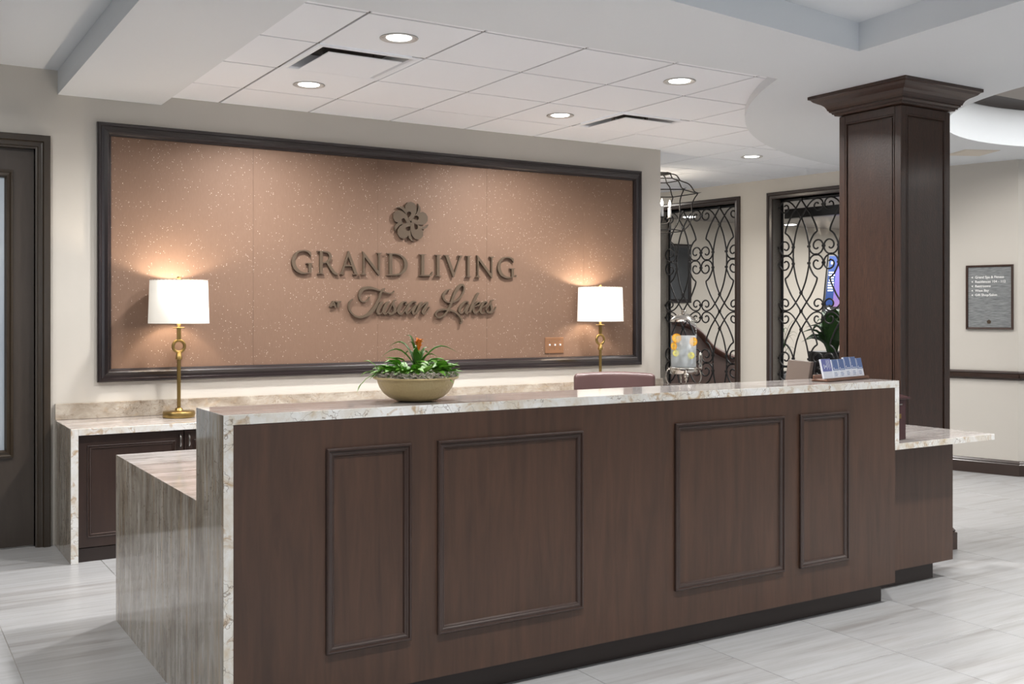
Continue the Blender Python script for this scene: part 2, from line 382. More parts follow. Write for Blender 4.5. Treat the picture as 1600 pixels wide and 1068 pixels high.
def thing(name, label, cat, loc, group=None):
    o = D.objects.new(name, None); C.objects.link(o); o.location = loc; o.empty_display_size = 0.1; return tag(o, label, cat, group)
def struct(o): o['kind'] = 'structure'; return o
def sgroup(name, loc=(0, 0, 0)):
    o = D.objects.new(name, None); C.objects.link(o); o.location = loc; return struct(o)
def clone(root, loc=None, label=None):
    r = root.copy(); C.objects.link(r)
    if loc is not None: r.location = loc
    if label: r['label'] = label
    for ch in list(root.children):
        c = ch.copy(); C.objects.link(c); c.parent = r
        for g_ in list(ch.children):
            d_ = g_.copy(); C.objects.link(d_); d_.parent = c
    return r
def catmull(P, n=8):
    out = []; P = [tuple(p) for p in P]; k = len(P)
    for i in range(k-1):
        p0, p1, p2, p3 = P[max(i-1, 0)], P[i], P[i+1], P[min(i+2, k-1)]
        for j in range(n):
            t = j/n
            out.append(tuple(0.5*((2*b)+(-a+c)*t+(2*a-5*b+4*c-d)*t*t+(-a+3*b-3*c+d)*t**3) for a, b, c, d in zip(p0, p1, p2, p3)))
    out.append(P[-1]); return out
def ident(x, y, z): return (x, y, z)
# point of the plane y = Y that the pixel (u, v) of the photograph looks at
def at(u, v, Y):
    t = (u-800)/1625.0
    dx = math.sin(YAW)+math.cos(YAW)*t; dy = math.cos(YAW)-math.sin(YAW)*t; s_ = Y/dy
    return dx*s_, CAM_H+(490-v)/1625.0*s_

# ================================================================== SETTING
WY = 6.756        # face of the back wall
# ---- floor
fl = B().box(-6, 17, -5, 14, -0.06, -0.003).obj('floor', M['grout']); struct(fl)
FX0, FDX, FY0, FDY = 0.498, 0.6185, 2.80, 1.22
far_tiles = B(); nt = 0
tile_mesh = None
for i in range(-10, 27):
    for j in range(-7, 10):
        x0 = FX0+i*FDX; y0 = FY0+j*FDY
        g_ = 0.0013
        near = (-0.2 < x0+FDX and x0 < 9.0 and 1.5 < y0+FDY and y0 < 6.9)
        if near:
            if tile_mesh is None:
                tile_mesh = B().bbox(-FDX/2+g_, FDX/2-g_, -FDY/2+g_, FDY/2-g_, -0.02, 0.0, 0.0012).mesh('floor_tile', M['floor'])
            o = D.objects.new('floor_tile', tile_mesh); o.location = (x0+FDX/2, y0+FDY/2, 0); C.objects.link(o); o.parent = fl; nt += 1
        else:
            far_tiles.box(x0+g_, x0+FDX-g_, y0+g_, y0+FDY-g_, -0.02, 0)
o = far_tiles.obj('distant_floor_tiles', M['floor'], fl); o['kind'] = 'stuff'

# ---- walls
DX0, DX1, DZ = -0.14, 0.845, 2.371      # door opening
b = B(); b.box(-5, DX0, WY, WY+0.16, 0, 3.2); b.box(DX1, 5.646, WY, WY+0.16, 0, 3.2); b.box(DX0, DX1, WY, WY+0.16, DZ, 3.2)
struct(b.obj('wall_back', M['wall']))
struct(B().box(-5.1, -4.95, -5, WY, 0, 3.2).obj('wall_left', M['wall']))
# unseen lobby wall added to cut world light; its opening admits fill
b = B(); b.box(3.2, 17, -5.15, -5, 0, 3.2); b.box(-5, -4.2, -5.15, -5, 0, 3.2); b.box(-4.2, 3.2, -5.15, -5, 0, 0.35); b.box(-4.2, 3.2, -5.15, -5, 2.5, 3.2)
struct(b.obj('wall_front', M['wall']))
struct(B().box(17, 17.1, -5, 13, 0, 3.2).obj('wall_far_right', M['wall']))
struct(B().box(-5, 8.2, 13.0, 13.1, 0, 3.2).obj('wall_corridor_end', M['wall_far']))
# plane of the wall with the iron grilles
PA = Vector((7.936, 6.846, 0)); ang = math.radians(7.1)
UA = Vector((-math.sin(ang), math.cos(ang), 0)); NA = Vector((math.cos(ang), math.sin(ang), 0))
def A3(s, z, d): p = PA+UA*s+NA*d; return (p.x, p.y, z)
def abox(b, s0, s1, z0, z1, d0, d1):
    vs = [A3(s, z, d) for z in (z0, z1) for d in (d0, d1) for s in (s0, s1)]
    return b.add(vs, [(0, 2, 3, 1), (4, 5, 7, 6), (0, 1, 5, 4), (2, 6, 7, 3), (0, 4, 6, 2), (1, 3, 7, 5)])
W1, W2, WZ0, WZ1 = (1.255, 2.32), (-0.31, 0.772), 0.20, 2.553
b = B()
abox(b, -0.38, W2[0], 0, 3.0, 0, 0.16); abox(b, W2[1], W1[0], 0, 3.0, 0, 0.16); abox(b, W1[1], 6.3, 0, 3.0, 0, 0.16)
for w_ in (W1, W2): abox(b, w_[0], w_[1], 0, WZ0, 0, 0.16); abox(b, w_[0], w_[1], WZ1, 3.0, 0, 0.16)
struct(b.obj('wall_right_grilles', M['wall_far']))
# angled wall with the directory, and the next facet
PB_ = Vector((8.208, 5.791, 0)); PC = Vector((8.349, 5.275, 0)); UB = (PC-PB_).normalized(); NB = Vector((-UB.y, UB.x, 0))
def B3(s, z, d): p = PB_+UB*s-NB*d; return (p.x, p.y, z)       # d > 0 comes out of the wall towards the lobby
if NB.dot(Vector((-1, -0.3, 0))) > 0:
    def B3(s, z, d): p = PB_+UB*s+NB*d; return (p.x, p.y, z)
LB = (PC-PB_).length
PCE = Vector((12.5, 3.0, 0)); UC = (PCE-PC).normalized(); NC = Vector((UC.y, -UC.x, 0))
if NC.y > 0: NC = -NC
def C3(s, z, d): p = PC+UC*s+NC*d; return (p.x, p.y, z)
def pbox(b, f, s0, s1, z0, z1, d0, d1):
    vs = [f(s, z, d) for z in (z0, z1) for d in (d0, d1) for s in (s0, s1)]
    return b.add(vs, [(0, 2, 3, 1), (4, 5, 7, 6), (0, 1, 5, 4), (2, 6, 7, 3), (0, 4, 6, 2), (1, 3, 7, 5)])
struct(pbox(B(), B3, -0.72, LB, 0, 3.0, -0.12, 0).obj('wall_right_directory', M['wall']))
struct(pbox(B(), C3, 0, 4.8, 0, 3.0, -0.12, 0).obj('wall_right_facet', M['wall']))
# lounge beyond the grilles
struct(B().box(8.1, 16.6, 11.75, 11.9, 0, 3.0).obj('wall_lounge_back', M['wall_far']))
struct(B().box(16.5, 16.6, 4, 11.75, 0, 3.0).obj('wall_lounge_side', M['wall_far']))

# baseboard and chair rail on the angled walls
def moulding(f, s0, s1, z0, prof, n=1):
    b = B(); k = len(prof)
    vs = [f(s, z0+z, d) for s in (s0, s1) for d, z in prof]
    b.add(vs, [(q, q+1, k+q+1, k+q) for q in range(k-1)]+[tuple(range(k)), tuple(range(k, 2*k))[::-1]])
    return b
base_prof = [(0, 0), (0.018, 0), (0.018, 0.095), (0.012, 0.104), (0.016, 0.112), (0.006, 0.128), (0, 0.13)]
rail_prof = [(0, 0), (0.012, 0), (0.014, 0.012), (0.03, 0.02), (0.03, 0.045), (0.02, 0.052), (0.026, 0.064), (0.022, 0.076), (0, 0.078)]
for nm, f, s0, s1 in (('right', B3, -0.72, LB+0.012), ('facet', C3, -0.005, 4.8)):
    struct(moulding(f, s0, s1, 0, base_prof).obj('baseboard_'+nm, M['darktrim']))
    struct(moulding(f, s0, s1, 0.818, rail_prof).obj('trim_'+('1' if nm == 'right' else '2'), M['darktrim']))

# ---- door on the left
door = sgroup('door_1', (0.35, WY, 0))
to = lambda x, z, h_: (x, WY-h_, z)
b = B()
cprof = [(0, 0), (0, 0.034), (0.004, 0.036), (0.036, 0.036), (0.042, 0.022), (0.05, 0.02), (0.066, 0.02), (0.07, 0.014), (0.08, 0.012), (0.08, -0.16)]
vs = []; kk = len(cprof)
for (cx, cz, sx, sz) in ((DX0-0.08, 0, 1, 0), (DX0-0.08, 2.448, 1, -1), (0.925, 2.448, -1, -1), (0.925, 0, -1, 0)):
    for o_, h_ in cprof: vs.append(to(cx+sx*o_, cz+sz*o_, h_))
b.add(vs, [(c*kk+q, c*kk+q+1, (c+1)*kk+q+1, (c+1)*kk+q) for c in range(3) for q in range(kk-1)])
b.obj('door_casing', M['casing'], door)
LY = WY+0.03
b = B(); gx1, gz0, gz1 = 0.687, 0.58, 2.196; gx0 = DX0+0.135
b.box(DX0+0.003, gx0, LY, LY+0.045, 0.008, DZ-0.004); b.box(gx1, DX1-0.003, LY, LY+0.045, 0.008, DZ-0.004)
b.box(gx0, gx1, LY, LY+0.045, 0.008, gz0); b.box(gx0, gx1, LY, LY+0.045, gz1, DZ-0.004)
b.obj('door_leaf', M['door'], door)
to = lambda x, z, h_: (x, LY-h_, z)
B().frame(gx0-0.042, gx1+0.042, gz0-0.042, gz1+0.042, [(0, 0), (0, 0.012), (0.012, 0.016), (0.02, 0.008), (0.036, 0.012), (0.046, -0.004), (0.046, -0.02)], to).obj('glazing_bead', M['casing'], door)
B().box(gx0, gx1, LY+0.014, LY+0.022, gz0, gz1).obj('door_glass', M['frost'], door)
b = B(); b.tube([(DX0+0.08, LY, 1.0), (DX0+0.08, LY-0.05, 1.0), (DX0+0.2, LY-0.055, 1.0)], 0.01, 8); b.lathe([(0.0, -0.006), (0.028, -0.006), (0.028, 0.0)], 16, (DX0+0.08, LY-0.003, 1.0), mtx=Matrix.Rotation(PI/2, 3, 'X'))
b.obj('door_handle', M['nickel'], door)

# ---- ceilings
ZT, ZG, ZH = 2.76, 2.706, 2.85
def filled(loops, z, depth):
    """flat plate with holes, bottom at z"""
    cu = D.curves.new('plate', 'CURVE'); cu.dimensions = '2D'; cu.fill_mode = 'BOTH'; cu.extrude = depth/2
    for lp in loops:
        s_ = cu.splines.new('POLY'); s_.points.add(len(lp)-1); s_.use_cyclic_u = True
        for p, q in zip(s_.points, lp): p.co = (q[0], q[1], 0, 1)
    o = D.objects.new('plate', cu); C.objects.link(o)
    me = D.meshes.new_from_object(o.evaluated_get(bpy.context.evaluated_depsgraph_get()))
    vs = [(v.co.x, v.co.y, v.co.z+z+depth/2) for v in me.vertices]; fs = [tuple(p.vertices) for p in me.polygons]
    D.objects.remove(o); D.curves.remove(cu); D.meshes.remove(me)
    return vs, fs
cx0, cy0, cr0 = 7.988, 2.286, 4.109
dcx, dcy, dcr = 7.36, 3.19, 1.70
arc = []
a_s = math.atan2(4.18-cy0, 4.34-cx0); a_e = math.radians(90.5)
for i in range(49): a = a_s+(a_e-a_s)*i/48; arc.append((cx0+cr0*math.cos(a), cy0+cr0*math.sin(a)))
outer = [(0.969, WY), (1.575, WY), (1.575, 4.18)]+arc+[(8.2, 6.4), (12.8, 6.4), (12.8, -4.8), (0.969, -4.8)]
coffer = [(4.233, 3.527), (1.95, 3.262), (1.95, -3.6), (3.45, -3.6)]
circ = [(dcx+dcr*math.cos(2*PI*i/72), dcy+dcr*math.sin(2*PI*i/72)) for i in range(72)]
vs, fs = filled([outer, coffer, circ], ZG, 0.054)
gy = B().add(vs, fs).obj('ceiling_soffit', M['gypsum']); struct(gy)
# upper plates
ce = B(); ce.box(-5, 5.0, -4.8, 4.0, ZH, ZH+0.03); ce.box(-5, 0.9695, 4.0, WY, ZH, ZH+0.03)
ce.box(0.969, 0.98, -4.8, WY, ZG+0.0545, ZH)                      # side of the dropped beam
k = len(coffer)
for i in range(k):
    p, q = Vector(coffer[i]), Vector(coffer[(i+1) % k]); d_ = (q-p).normalized(); n_ = Vector((-d_.y, d_.x))*0.012
    ce.add([(p.x, p.y, ZG+0.0538), (q.x, q.y, ZG+0.0538), (q.x, q.y, ZH), (p.x, p.y, ZH)], [(0, 1, 2, 3)])
struct(ce.obj('ceiling_upper', M['gypsum']))
ce = B().lathe([(dcr, ZG+0.0538), (dcr, 3.0)], 72, (dcx, dcy, 0)); ce.lathe([(0, 3.3), (1.75, 3.3), (1.75, 3.0)], 48, (dcx, dcy, 0)); ce.obj('ceiling_dome', M['gypsum']); struct(D.objects['ceiling_dome'])
b = B().lathe([(dcr, 2.99), (dcr-0.02, 2.985), (dcr-0.03, 3.0), (dcr-0.09, 3.02), (dcr-0.16, 3.025), (dcr-0.19, 3.012), (dcr-0.27, 3.035), (dcr-0.33, 3.03), (dcr-0.34, 3.05), (dcr-0.2, 3.06), (dcr, 3.06)], 72, (dcx, dcy, 0))
struct(b.obj('trim_3', M['kick']))
# suspended tile ceiling
circ2 = [(dcx+(dcr+0.06)*math.cos(2*PI*i/72), dcy+(dcr+0.06)*math.sin(2*PI*i/72)) for i in range(72)]
vx0, vy0 = TX0, TY0+TDY
holes = [[(TX0+i*TDX+0.03, TY0+j*TDY+0.03), (TX0+(i+1)*TDX-0.03, TY0+j*TDY+0.03), (TX0+(i+1)*TDX-0.03, TY0+(j+1)*TDY-0.03), (TX0+i*TDX+0.03, TY0+(j+1)*TDY-0.03)] for i, j in ((0, 1), (4, 2))]
vs, fs = filled([[(0.97, 4.0), (17, 4.0), (17, 13), (0.97, 13)], circ2]+holes, ZT+0.016, 0.014)
tc = B().add(vs, fs).obj('ceiling_tile_grid', M['cgrid']); struct(tc)
TG = 0.0065
VENT_CELLS = {(0, 1), (4, 2)}
tm = B().bbox(-TDX/2+TG, TDX/2-TG, -TDY/2+TG, TDY/2-TG, 0, 0.014, 0.002).mesh('ceiling_tile', M['ctile'])
gm = B()
for i in range(-1, 11):
    for j in range(-1, 14):
        x0, y0 = TX0+i*TDX, TY0+j*TDY
        if (i, j) in VENT_CELLS: continue
        behind = y0+TDY > WY and x0+TDX < 5.66
        if behind and y0 > WY: continue
        cx_, cy_ = x0+TDX/2, y0+TDY/2
        if math.hypot(cx_-cx0, cy_-cy0) < cr0-0.45: continue
        if PA.x-0.15*(cy_-6.8) < x0: continue
        if (j >= 0 and y0+TDY <= WY) or x0+TDX > 5.66:
            if x0 < 1.57: 
                o = B().bbox(max(x0, 1.577), x0+TDX-TG, y0+TG, y0+TDY-TG, ZT, ZT+0.014, 0.002).obj('ceiling_tile', M['ctile'], tc)
            else:
                o = D.objects.new('ceiling_tile', tm); o.location = (cx_, cy_, ZT); C.objects.link(o); o.parent = tc
        else:
            ya, yb = max(y0, 4.17)+TG, min(y0+TDY-TG, WY-0.002)
            xa = max(x0+TG, 1.577); B().bbox(xa, x0+TDX-TG, ya, yb, ZT, ZT+0.014, 0.002).obj('ceiling_tile', M['ctile'], tc)
# grid runners show as a pale line in the reveals
def runner(x0, x1, y0, y1):
    mx_, my_ = (x0+x1)/2, (y0+y1)/2
    if math.hypot(mx_-cx0, my_-cy0) < cr0-0.3 or mx_ > 8.1-0.125*(my_-6.8): return
    gm.box(x0, x1, y0, y1, ZT+0.004, ZT+0.0165)
for i in range(-1, 12):
    for j in range(-1, 14):
        x, y = TX0+i*TDX, TY0+j*TDY
        if x > 5.64 or y < WY:
            y1 = y+TDY if x > 5.64 else min(y+TDY, WY)
            if x > 1.576: runner(x-0.0015, x+0.0015, max(y, 4.18), y1)
            if j >= 0 and (x > 5.6 or y < WY): runner(max(x, 1.576), x+TDX, y-0.0015, y+0.0015)
gm.obj('grid_runner', M['cgrid'], tc)

# ================================================================== FRAMED WALL PANEL
FX0_, FX1_, FZ0_, FZ1_ = 1.190, 5.425, 0.969, 2.562
fp = thing('framed_wall_panel', 'long copper beaded wallcovering panel in a dark frame on the cream back wall', 'wall panel', (3.3, WY, FZ0_))
to = lambda x, z, h_: (x, WY-h_, z)
B().frame(FX0_, FX1_, FZ0_, FZ1_, [(0, 0), (0, 0.028), (0.008, 0.034), (0.02, 0.034), (0.024, 0.028), (0.04, 0.03), (0.058, 0.04), (0.066, 0.036), (0.072, 0.024), (0.08, 0.022), (0.082, 0.008)], to).obj('frame', M['frame'], fp)
seams = [FX0_+0.081, 2.165, 3.06, 3.953, 4.848, FX1_-0.081]
for a_, b_ in zip(seams, seams[1:]):
    B().box(a_+0.0006, b_-0.0006, WY-0.010, WY-0.001, FZ0_+0.081, FZ1_-0.081).obj('wallcovering_strip', M['paper'], fp)
PY = WY-0.010     # face of the wallcovering
# ---- light switch plate
(sx0, sz1), (sx1, sz0) = at(851, 527, PY), at(880, 551, PY)
sp_ = thing('light_switch', 'copper three-gang toggle switch plate low on the wallcovering left of the right lamp', 'switch', ((sx0+sx1)/2, PY, sz0))
B().bbox(sx0, sx1, PY-0.008, PY-0.0005, sz0, sz1, 0.003).obj('plate', M['copper'], sp_)
for q in range(3):
    cx_ = sx0+(sx1-sx0)*(0.22+0.28*q); zc = (sz0+sz1)/2
    tg = B().bbox(cx_-0.005, cx_+0.005, PY-0.022, PY-0.008, zc-0.004, zc+0.011, 0.002); tg.obj('toggle', M['white'], sp_)
    for dz in (-0.03, 0.03): B().lathe([(0.0, 0), (0.0035, 0), (0.003, 0.002), (0, 0.0025)], 8, (cx_, PY-0.0085, zc+dz), mtx=Matrix.Rotation(PI/2, 3, 'X')).obj('screw', M['nickel'], sp_)

# ================================================================== LOBBY SIGN (raised lettering)
sign = thing('lobby_sign', 'raised bronze clover emblem and lettering GRAND LIVING AT Tuscan Lakes on the wallcovering', 'sign', (3.1, PY, 1.35))
LD0, LD1 = PY-0.022, PY-0.004      # letters stand a little off the wall on pins
def flat_poly(b, poly):
    b.k = getattr(b, 'k', 0)+1; e = 0.00025*b.k      # overlapping strokes never share a plane
    b.prism(poly, 1, lambda u, v, w_: (u, LD0-e if w_ == 0 else LD1-e, v))
def W(u, v): return at(u, v, LD0)
cap_t = (W(470, 391.3)[1]+W(660, 396.8)[1])/2+0.001; cap_b = (W(470, 427)[1]+W(660, 430.6)[1])/2
H_ = cap_t-cap_b
def serif(b, x, y, wl, wr, up, T=0.035):
    """flat bracketed serif centred on x; wl/wr reach left/right; up = +1 foot, -1 head"""
    b_ = [(x-wl, y), (x+wr, y), (x+wr, y+up*T*0.6), (x+wr*0.45, y+up*T*1.2), (x+wr*0.3, y+up*T*3.2), (x-wl*0.3, y+up*T*3.2), (x-wl*0.45, y+up*T*1.2), (x-wl, y+up*T*0.6)]
    if up < 0: b_ = b_[::-1]
    return b_
def letter(ch):
    S = 0.115; P = []       # polygons in units of cap height, x from 0
    if ch == 'I':
        P = [[(0.1, 0), (0.1+S, 0), (0.1+S, 1), (0.1, 1)], serif(0, 0.1+S/2, 0, 0.15, 0.15, 1), serif(0, 0.1+S/2, 1, 0.15, 0.15, -1)]; wd = 0.32
    elif ch == 'L':
        P = [[(0.1, 0), (0.1+S, 0), (0.1+S, 1), (0.1, 1)], serif(0, 0.1+S/2, 1, 0.15, 0.15, -1), serif(0, 0.1+S/2, 0, 0.15, 0.1, 1),
             [(0.1, 0), (0.5, 0), (0.53, 0.04), (0.57, 0.2), (0.54, 0.2), (0.47, 0.075), (0.4, 0.06), (0.2, 0.06)]]; wd = 0.57
    elif ch == 'D':
        o_ = catmull([(0.16, 1), (0.4, 0.995), (0.62, 0.9), (0.78, 0.7), (0.82, 0.48), (0.76, 0.24), (0.6, 0.07), (0.4, 0), (0.16, 0)], 5)
        i_ = catmull([(0.16, 0.055), (0.36, 0.055), (0.52, 0.12), (0.65, 0.28), (0.69, 0.48), (0.65, 0.7), (0.53, 0.87), (0.36, 0.945), (0.16, 0.945)], 5)
        P = [o_+i_, [(0.1, 0), (0.1+S, 0), (0.1+S, 1), (0.1, 1)], [(0.0, 1), (0.18, 1), (0.18, 0.93), (0.08, 0.965), (0, 0.98)], [(0.0, 0), (0.2, 0), (0.2, 0.06), (0.08, 0.035), (0, 0.02)]]; wd = 0.82
    elif ch == 'R':
        o_ = catmull([(0.16, 1), (0.36, 1), (0.53, 0.94), (0.6, 0.78), (0.56, 0.61), (0.44, 0.5), (0.3, 0.46), (0.18, 0.45)], 5)
        i_ = catmull([(0.18, 0.505), (0.28, 0.51), (0.4, 0.56), (0.475, 0.66), (0.485, 0.78), (0.43, 0.9), (0.33, 0.945), (0.16, 0.945)], 5)
        P = [o_+i_, [(0.1, 0), (0.1+S, 0), (0.1+S, 1), (0.1, 1)], [(0.0, 1), (0.18, 1), (0.18, 0.93), (0.08, 0.965), (0, 0.98)], serif(0, 0.1+S/2, 0, 0.15, 0.15, 1),
             [(0.36, 0.5), (0.49, 0.5), (0.62, 0.27), (0.74, 0.1), (0.86, 0.02), (0.88, -0.02), (0.74, -0.025), (0.62, 0.06)]]; wd = 0.88
    elif ch == 'A':
        P = [[(0.36, 1.03), (0.41, 1.03), (0.78, 0.04), (0.64, 0.04), (0.345, 0.85)], [(0.36, 0.98), (0.395, 0.86), (0.14, 0.1), (0.12, 0.04), (0.07, 0.04), (0.1, 0.16)],
             [(0.2, 0.36), (0.56, 0.36), (0.54, 0.42), (0.22, 0.42)], serif(0, 0.1, 0, 0.1, 0.12, 1), serif(0, 0.71, 0, 0.14, 0.13, 1)]; wd = 0.84
    elif ch == 'N':
        P = [[(0.1, 0.03), (0.16, 0.03), (0.17, 0.85), (0.11, 0.95)], [(0.07, 1.04), (0.13, 1.02), (0.84, 0.1), (0.84, -0.03), (0.8, -0.03), (0.13, 0.84), (0.1, 0.92)],
             [(0.78, 0.1), (0.84, -0.03), (0.85, 1), (0.785, 1)], serif(0, 0.13, 0, 0.13, 0.13, 1, 0.03), serif(0, 0.815, 1, 0.12, 0.13, -1, 0.03)]; wd = 0.95
    elif ch == 'V':
        P = [[(0.07, 1), (0.2, 1), (0.49, 0.2), (0.47, -0.03), (0.43, -0.03)], [(0.43, -0.03), (0.47, -0.03), (0.76, 0.85), (0.82, 1), (0.75, 1), (0.7, 0.85), (0.47, 0.14)],
             serif(0, 0.13, 1, 0.13, 0.14, -1), serif(0, 0.78, 1, 0.12, 0.11, -1)]; wd = 0.89
    elif ch == 'G':
        o_ = catmull([(0.79, 0.93), (0.66, 1.0), (0.5, 1.02), (0.3, 0.97), (0.12, 0.8), (0.03, 0.55), (0.05, 0.32), (0.17, 0.11), (0.36, 0.0), (0.56, -0.02), (0.8, 0.04)], 5)
        i_ = catmull([(0.8, 0.12), (0.72, 0.06), (0.56, 0.04), (0.4, 0.09), (0.25, 0.23), (0.17, 0.45), (0.18, 0.68), (0.27, 0.87), (0.42, 0.955), (0.58, 0.95), (0.7, 0.87), (0.77, 0.75)], 5)
        P = [o_+i_+[(0.8, 0.75)], [(0.69, 0.05), (0.8, 0.04), (0.8, 0.42), (0.69, 0.42)], serif(0, 0.745, 0.46, 0.15, 0.12, -1, 0.03)]; wd = 0.87
    return P, wd
_s = serif
def serif(_, x, y, wl, wr, up, T=0.03): return _s(None, x, y, wl, wr, up, T)
for ch, ua, ub in [('G', 455, 489.5), ('R', 496, 529), ('A', 531, 561), ('N', 563.8, 597.3), ('D', 604.5, 637.2), ('L', 654.8, 676.7), ('I', 679.4, 690.6),
                   ('V', 693.4, 723.8), ('I', 727.8, 736.9), ('N', 743, 773), ('G', 777, 805.3)]:
    xa, xb = W(ua, 410)[0], W(ub, 410)[0]
    P, wd = letter(ch); b = B(); sx = (xb-xa)/wd
    for pl in P: flat_poly(b, [(xa+p[0]*sx, cap_b+p[1]*H_) for p in pl])
    b.obj('letter', M['bronze'], sign)
def ribbon(b, pts, ox, oy, sc_, n=6):
    """calligraphic stroke: (x, y, width) in the enlarged crop"""
    P = catmull(pts, n); L, R = [], []
    Q = []
    for x, y, w_ in P:
        X, Z = W(ox+x/sc_, oy+y/sc_); Q.append((X, Z, max(w_, 15)*1.12/sc_*0.0046/2))
    for i, (x, z, r) in enumerate(Q):
        a, c = Q[max(i-1, 0)], Q[min(i+1, len(Q)-1)]; t = Vector((c[0]-a[0], c[1]-a[1]))
        if t.length < 1e-9: t = Vector((1, 0))
        t.normalize(); L.append((x-t.y*r, z+t.x*r)); R.append((x+t.y*r, z-t.x*r))
    vs = []; k = len(L)
    b.k = getattr(b, 'k', 0)+1; e0 = 0.0006*b.k
    for i, (l, r) in enumerate(zip(L, R)):
        e = e0+0.00002*i; vs += [(l[0], LD0-e, l[1]), (r[0], LD0-e, r[1]), (r[0], LD1-e, r[1]), (l[0], LD1-e, l[1])]
    fs = []
    for i in range(k-1):
        a, c = i*4, (i+1)*4
        fs += [(a, a+1, c+1, c), (a+1, a+2, c+2, c+1), (a+2, a+3, c+3, c+2), (a+3, a, c, c+3)]
    fs += [(0, 3, 2, 1), (4*k-4, 4*k-3, 4*k-2, 4*k-1)]
    b.add(vs, fs)
c4, c5, c6 = (510, 440, 16), (580, 440, 16), (670, 440, 14.545)
SCRIPT = [
 [(c4, [(1085, 375, 20), (1055, 440, 25), (1000, 485, 28), (920, 495, 32), (855, 450, 36), (828, 370, 46), (848, 280, 60), (905, 195, 68), (1000, 155, 66), (1100, 150, 60), (1200, 172, 45), (1330, 213, 30), (1450, 255, 24), (1560, 282, 24), (1640, 280, 22), (1685, 255, 20), (1697, 228, 18)]),
  (c4, [(1468, 163, 18), (1420, 190, 30), (1370, 265, 45), (1335, 380, 46), (1285, 500, 56), (1222, 630, 72), (1125, 750, 76), (1000, 843, 60), (850, 885, 42), (720, 852, 36), (625, 775, 36), (573, 680, 36), (563, 600, 30), (595, 500, 30), (668, 435, 20)])],
 [(c5, [(315, 500, 20), (255, 530, 50), (195, 640, 66), (165, 740, 62), (195, 800, 40), (260, 775, 20), (340, 660, 18), (420, 540, 24)]), (c5, [(462, 500, 20), (400, 530, 50), (340, 640, 66), (312, 740, 62), (345, 800, 40), (410, 765, 20), (480, 660, 18)])],
 [(c5, [(420, 750, 16), (500, 620, 18), (565, 490, 25), (600, 460, 22), (640, 455, 14)]), (c5, [(560, 500, 28), (560, 570, 58), (592, 650, 58), (585, 740, 50), (520, 800, 46), (445, 780, 46), (430, 735, 30)]), (c5, [(585, 780, 20), (640, 720, 16), (690, 640, 16)])],
 [(c5, [(860, 575, 46), (892, 530, 28), (850, 495, 26), (780, 530, 40), (715, 630, 66), (682, 730, 66), (720, 800, 42), (800, 775, 22), (860, 690, 16)])],
 [(c5, [(1135, 522, 26), (1090, 490, 26), (1010, 520, 38), (930, 610, 56), (880, 720, 62), (905, 795, 40), (970, 750, 22), (1050, 650, 20), (1130, 572, 30)]), (c5, [(1140, 570, 34), (1080, 660, 60), (1045, 745, 64), (1068, 800, 42), (1130, 760, 24)])],
 [(c5, [(1292, 512, 20), (1240, 545, 50), (1180, 680, 60), (1120, 790, 58)]), (c5, [(1130, 770, 16), (1250, 630, 20), (1340, 545, 26), (1412, 515, 30), (1395, 570, 50), (1335, 670, 60), (1292, 755, 60), (1325, 802, 36), (1390, 750, 20), (1462, 630, 18)])],
 [(c6, [(500, 170, 16), (430, 190, 25), (362, 250, 36), (332, 320, 50), (352, 400, 36), (420, 455, 25), (520, 470, 25), (620, 438, 25), (710, 360, 30), (788, 240, 36), (808, 130, 36), (775, 72, 42), (720, 85, 52), (645, 170, 66), (580, 290, 60), (530, 430, 55), (482, 560, 48), (420, 670, 40), (340, 768, 30), (240, 812, 30), (172, 780, 30), (162, 720, 28), (230, 650, 30), (340, 625, 40), (470, 640, 40), (600, 690, 36), (700, 780, 40), (745, 870, 40), (745, 925, 34), (712, 950, 26)])],
 [(c6, [(912, 472, 24), (870, 445, 25), (800, 480, 36), (730, 560, 52), (700, 650, 56), (730, 710, 36), (790, 680, 20), (860, 560, 20), (912, 508, 26)]), (c6, [(915, 512, 30), (862, 620, 54), (842, 690, 50), (872, 716, 34), (920, 680, 20)])],
 [(c6, [(1145, 255, 24), (1100, 300, 50), (1040, 430, 56), (980, 560, 56), (932, 695, 54)]), (c6, [(960, 640, 18), (1050, 520, 20), (1120, 460, 30), (1165, 465, 28), (1150, 520, 28), (1080, 552, 22), (1015, 560, 20)]), (c6, [(1020, 555, 34), (1018, 640, 50), (1052, 710, 36), (1110, 690, 20), (1160, 620, 16)])],
 [(c6, [(1175, 600, 18), (1270, 560, 20), (1330, 490, 30), (1308, 450, 25), (1240, 485, 42), (1190, 580, 56), (1175, 660, 50), (1212, 715, 34), (1285, 690, 18)])],
 [(c6, [(1300, 640, 16), (1390, 510, 18), (1430, 430, 24), (1478, 412, 14)]), (c6, [(1398, 480, 28), (1425, 560, 52), (1435, 640, 50), (1400, 700, 40), (1335, 690, 36), (1318, 650, 22)]), (c6, [(1420, 705, 20), (1490, 650, 18), (1530, 570, 16)])],
]
for strokes in SCRIPT:
    b = B()
    for (ox, oy, sc_), pts in strokes: ribbon(b, pts, ox, oy, sc_)
    b.obj('letter', M['bronze'], sign)
# AT
b = B()
for pl in ([(80, 635), (160, 480), (195, 480), (250, 635), (205, 635), (175, 535), (125, 635)], [(115, 600), (130, 570), (210, 570), (215, 600)]):
    flat_poly(b, [W(510+x/16, 440+y/16) for x, y in pl])
b.obj('letter', M['bronze'], sign)
b = B()
for pl in ([(235, 482), (375, 482), (370, 515), (230, 515)], [(280, 482), (330, 482), (315, 635), (268, 635)]):
    flat_poly(b, [W(510+x/16, 440+y/16) for x, y in pl])
b.obj('letter', M['bronze'], sign)
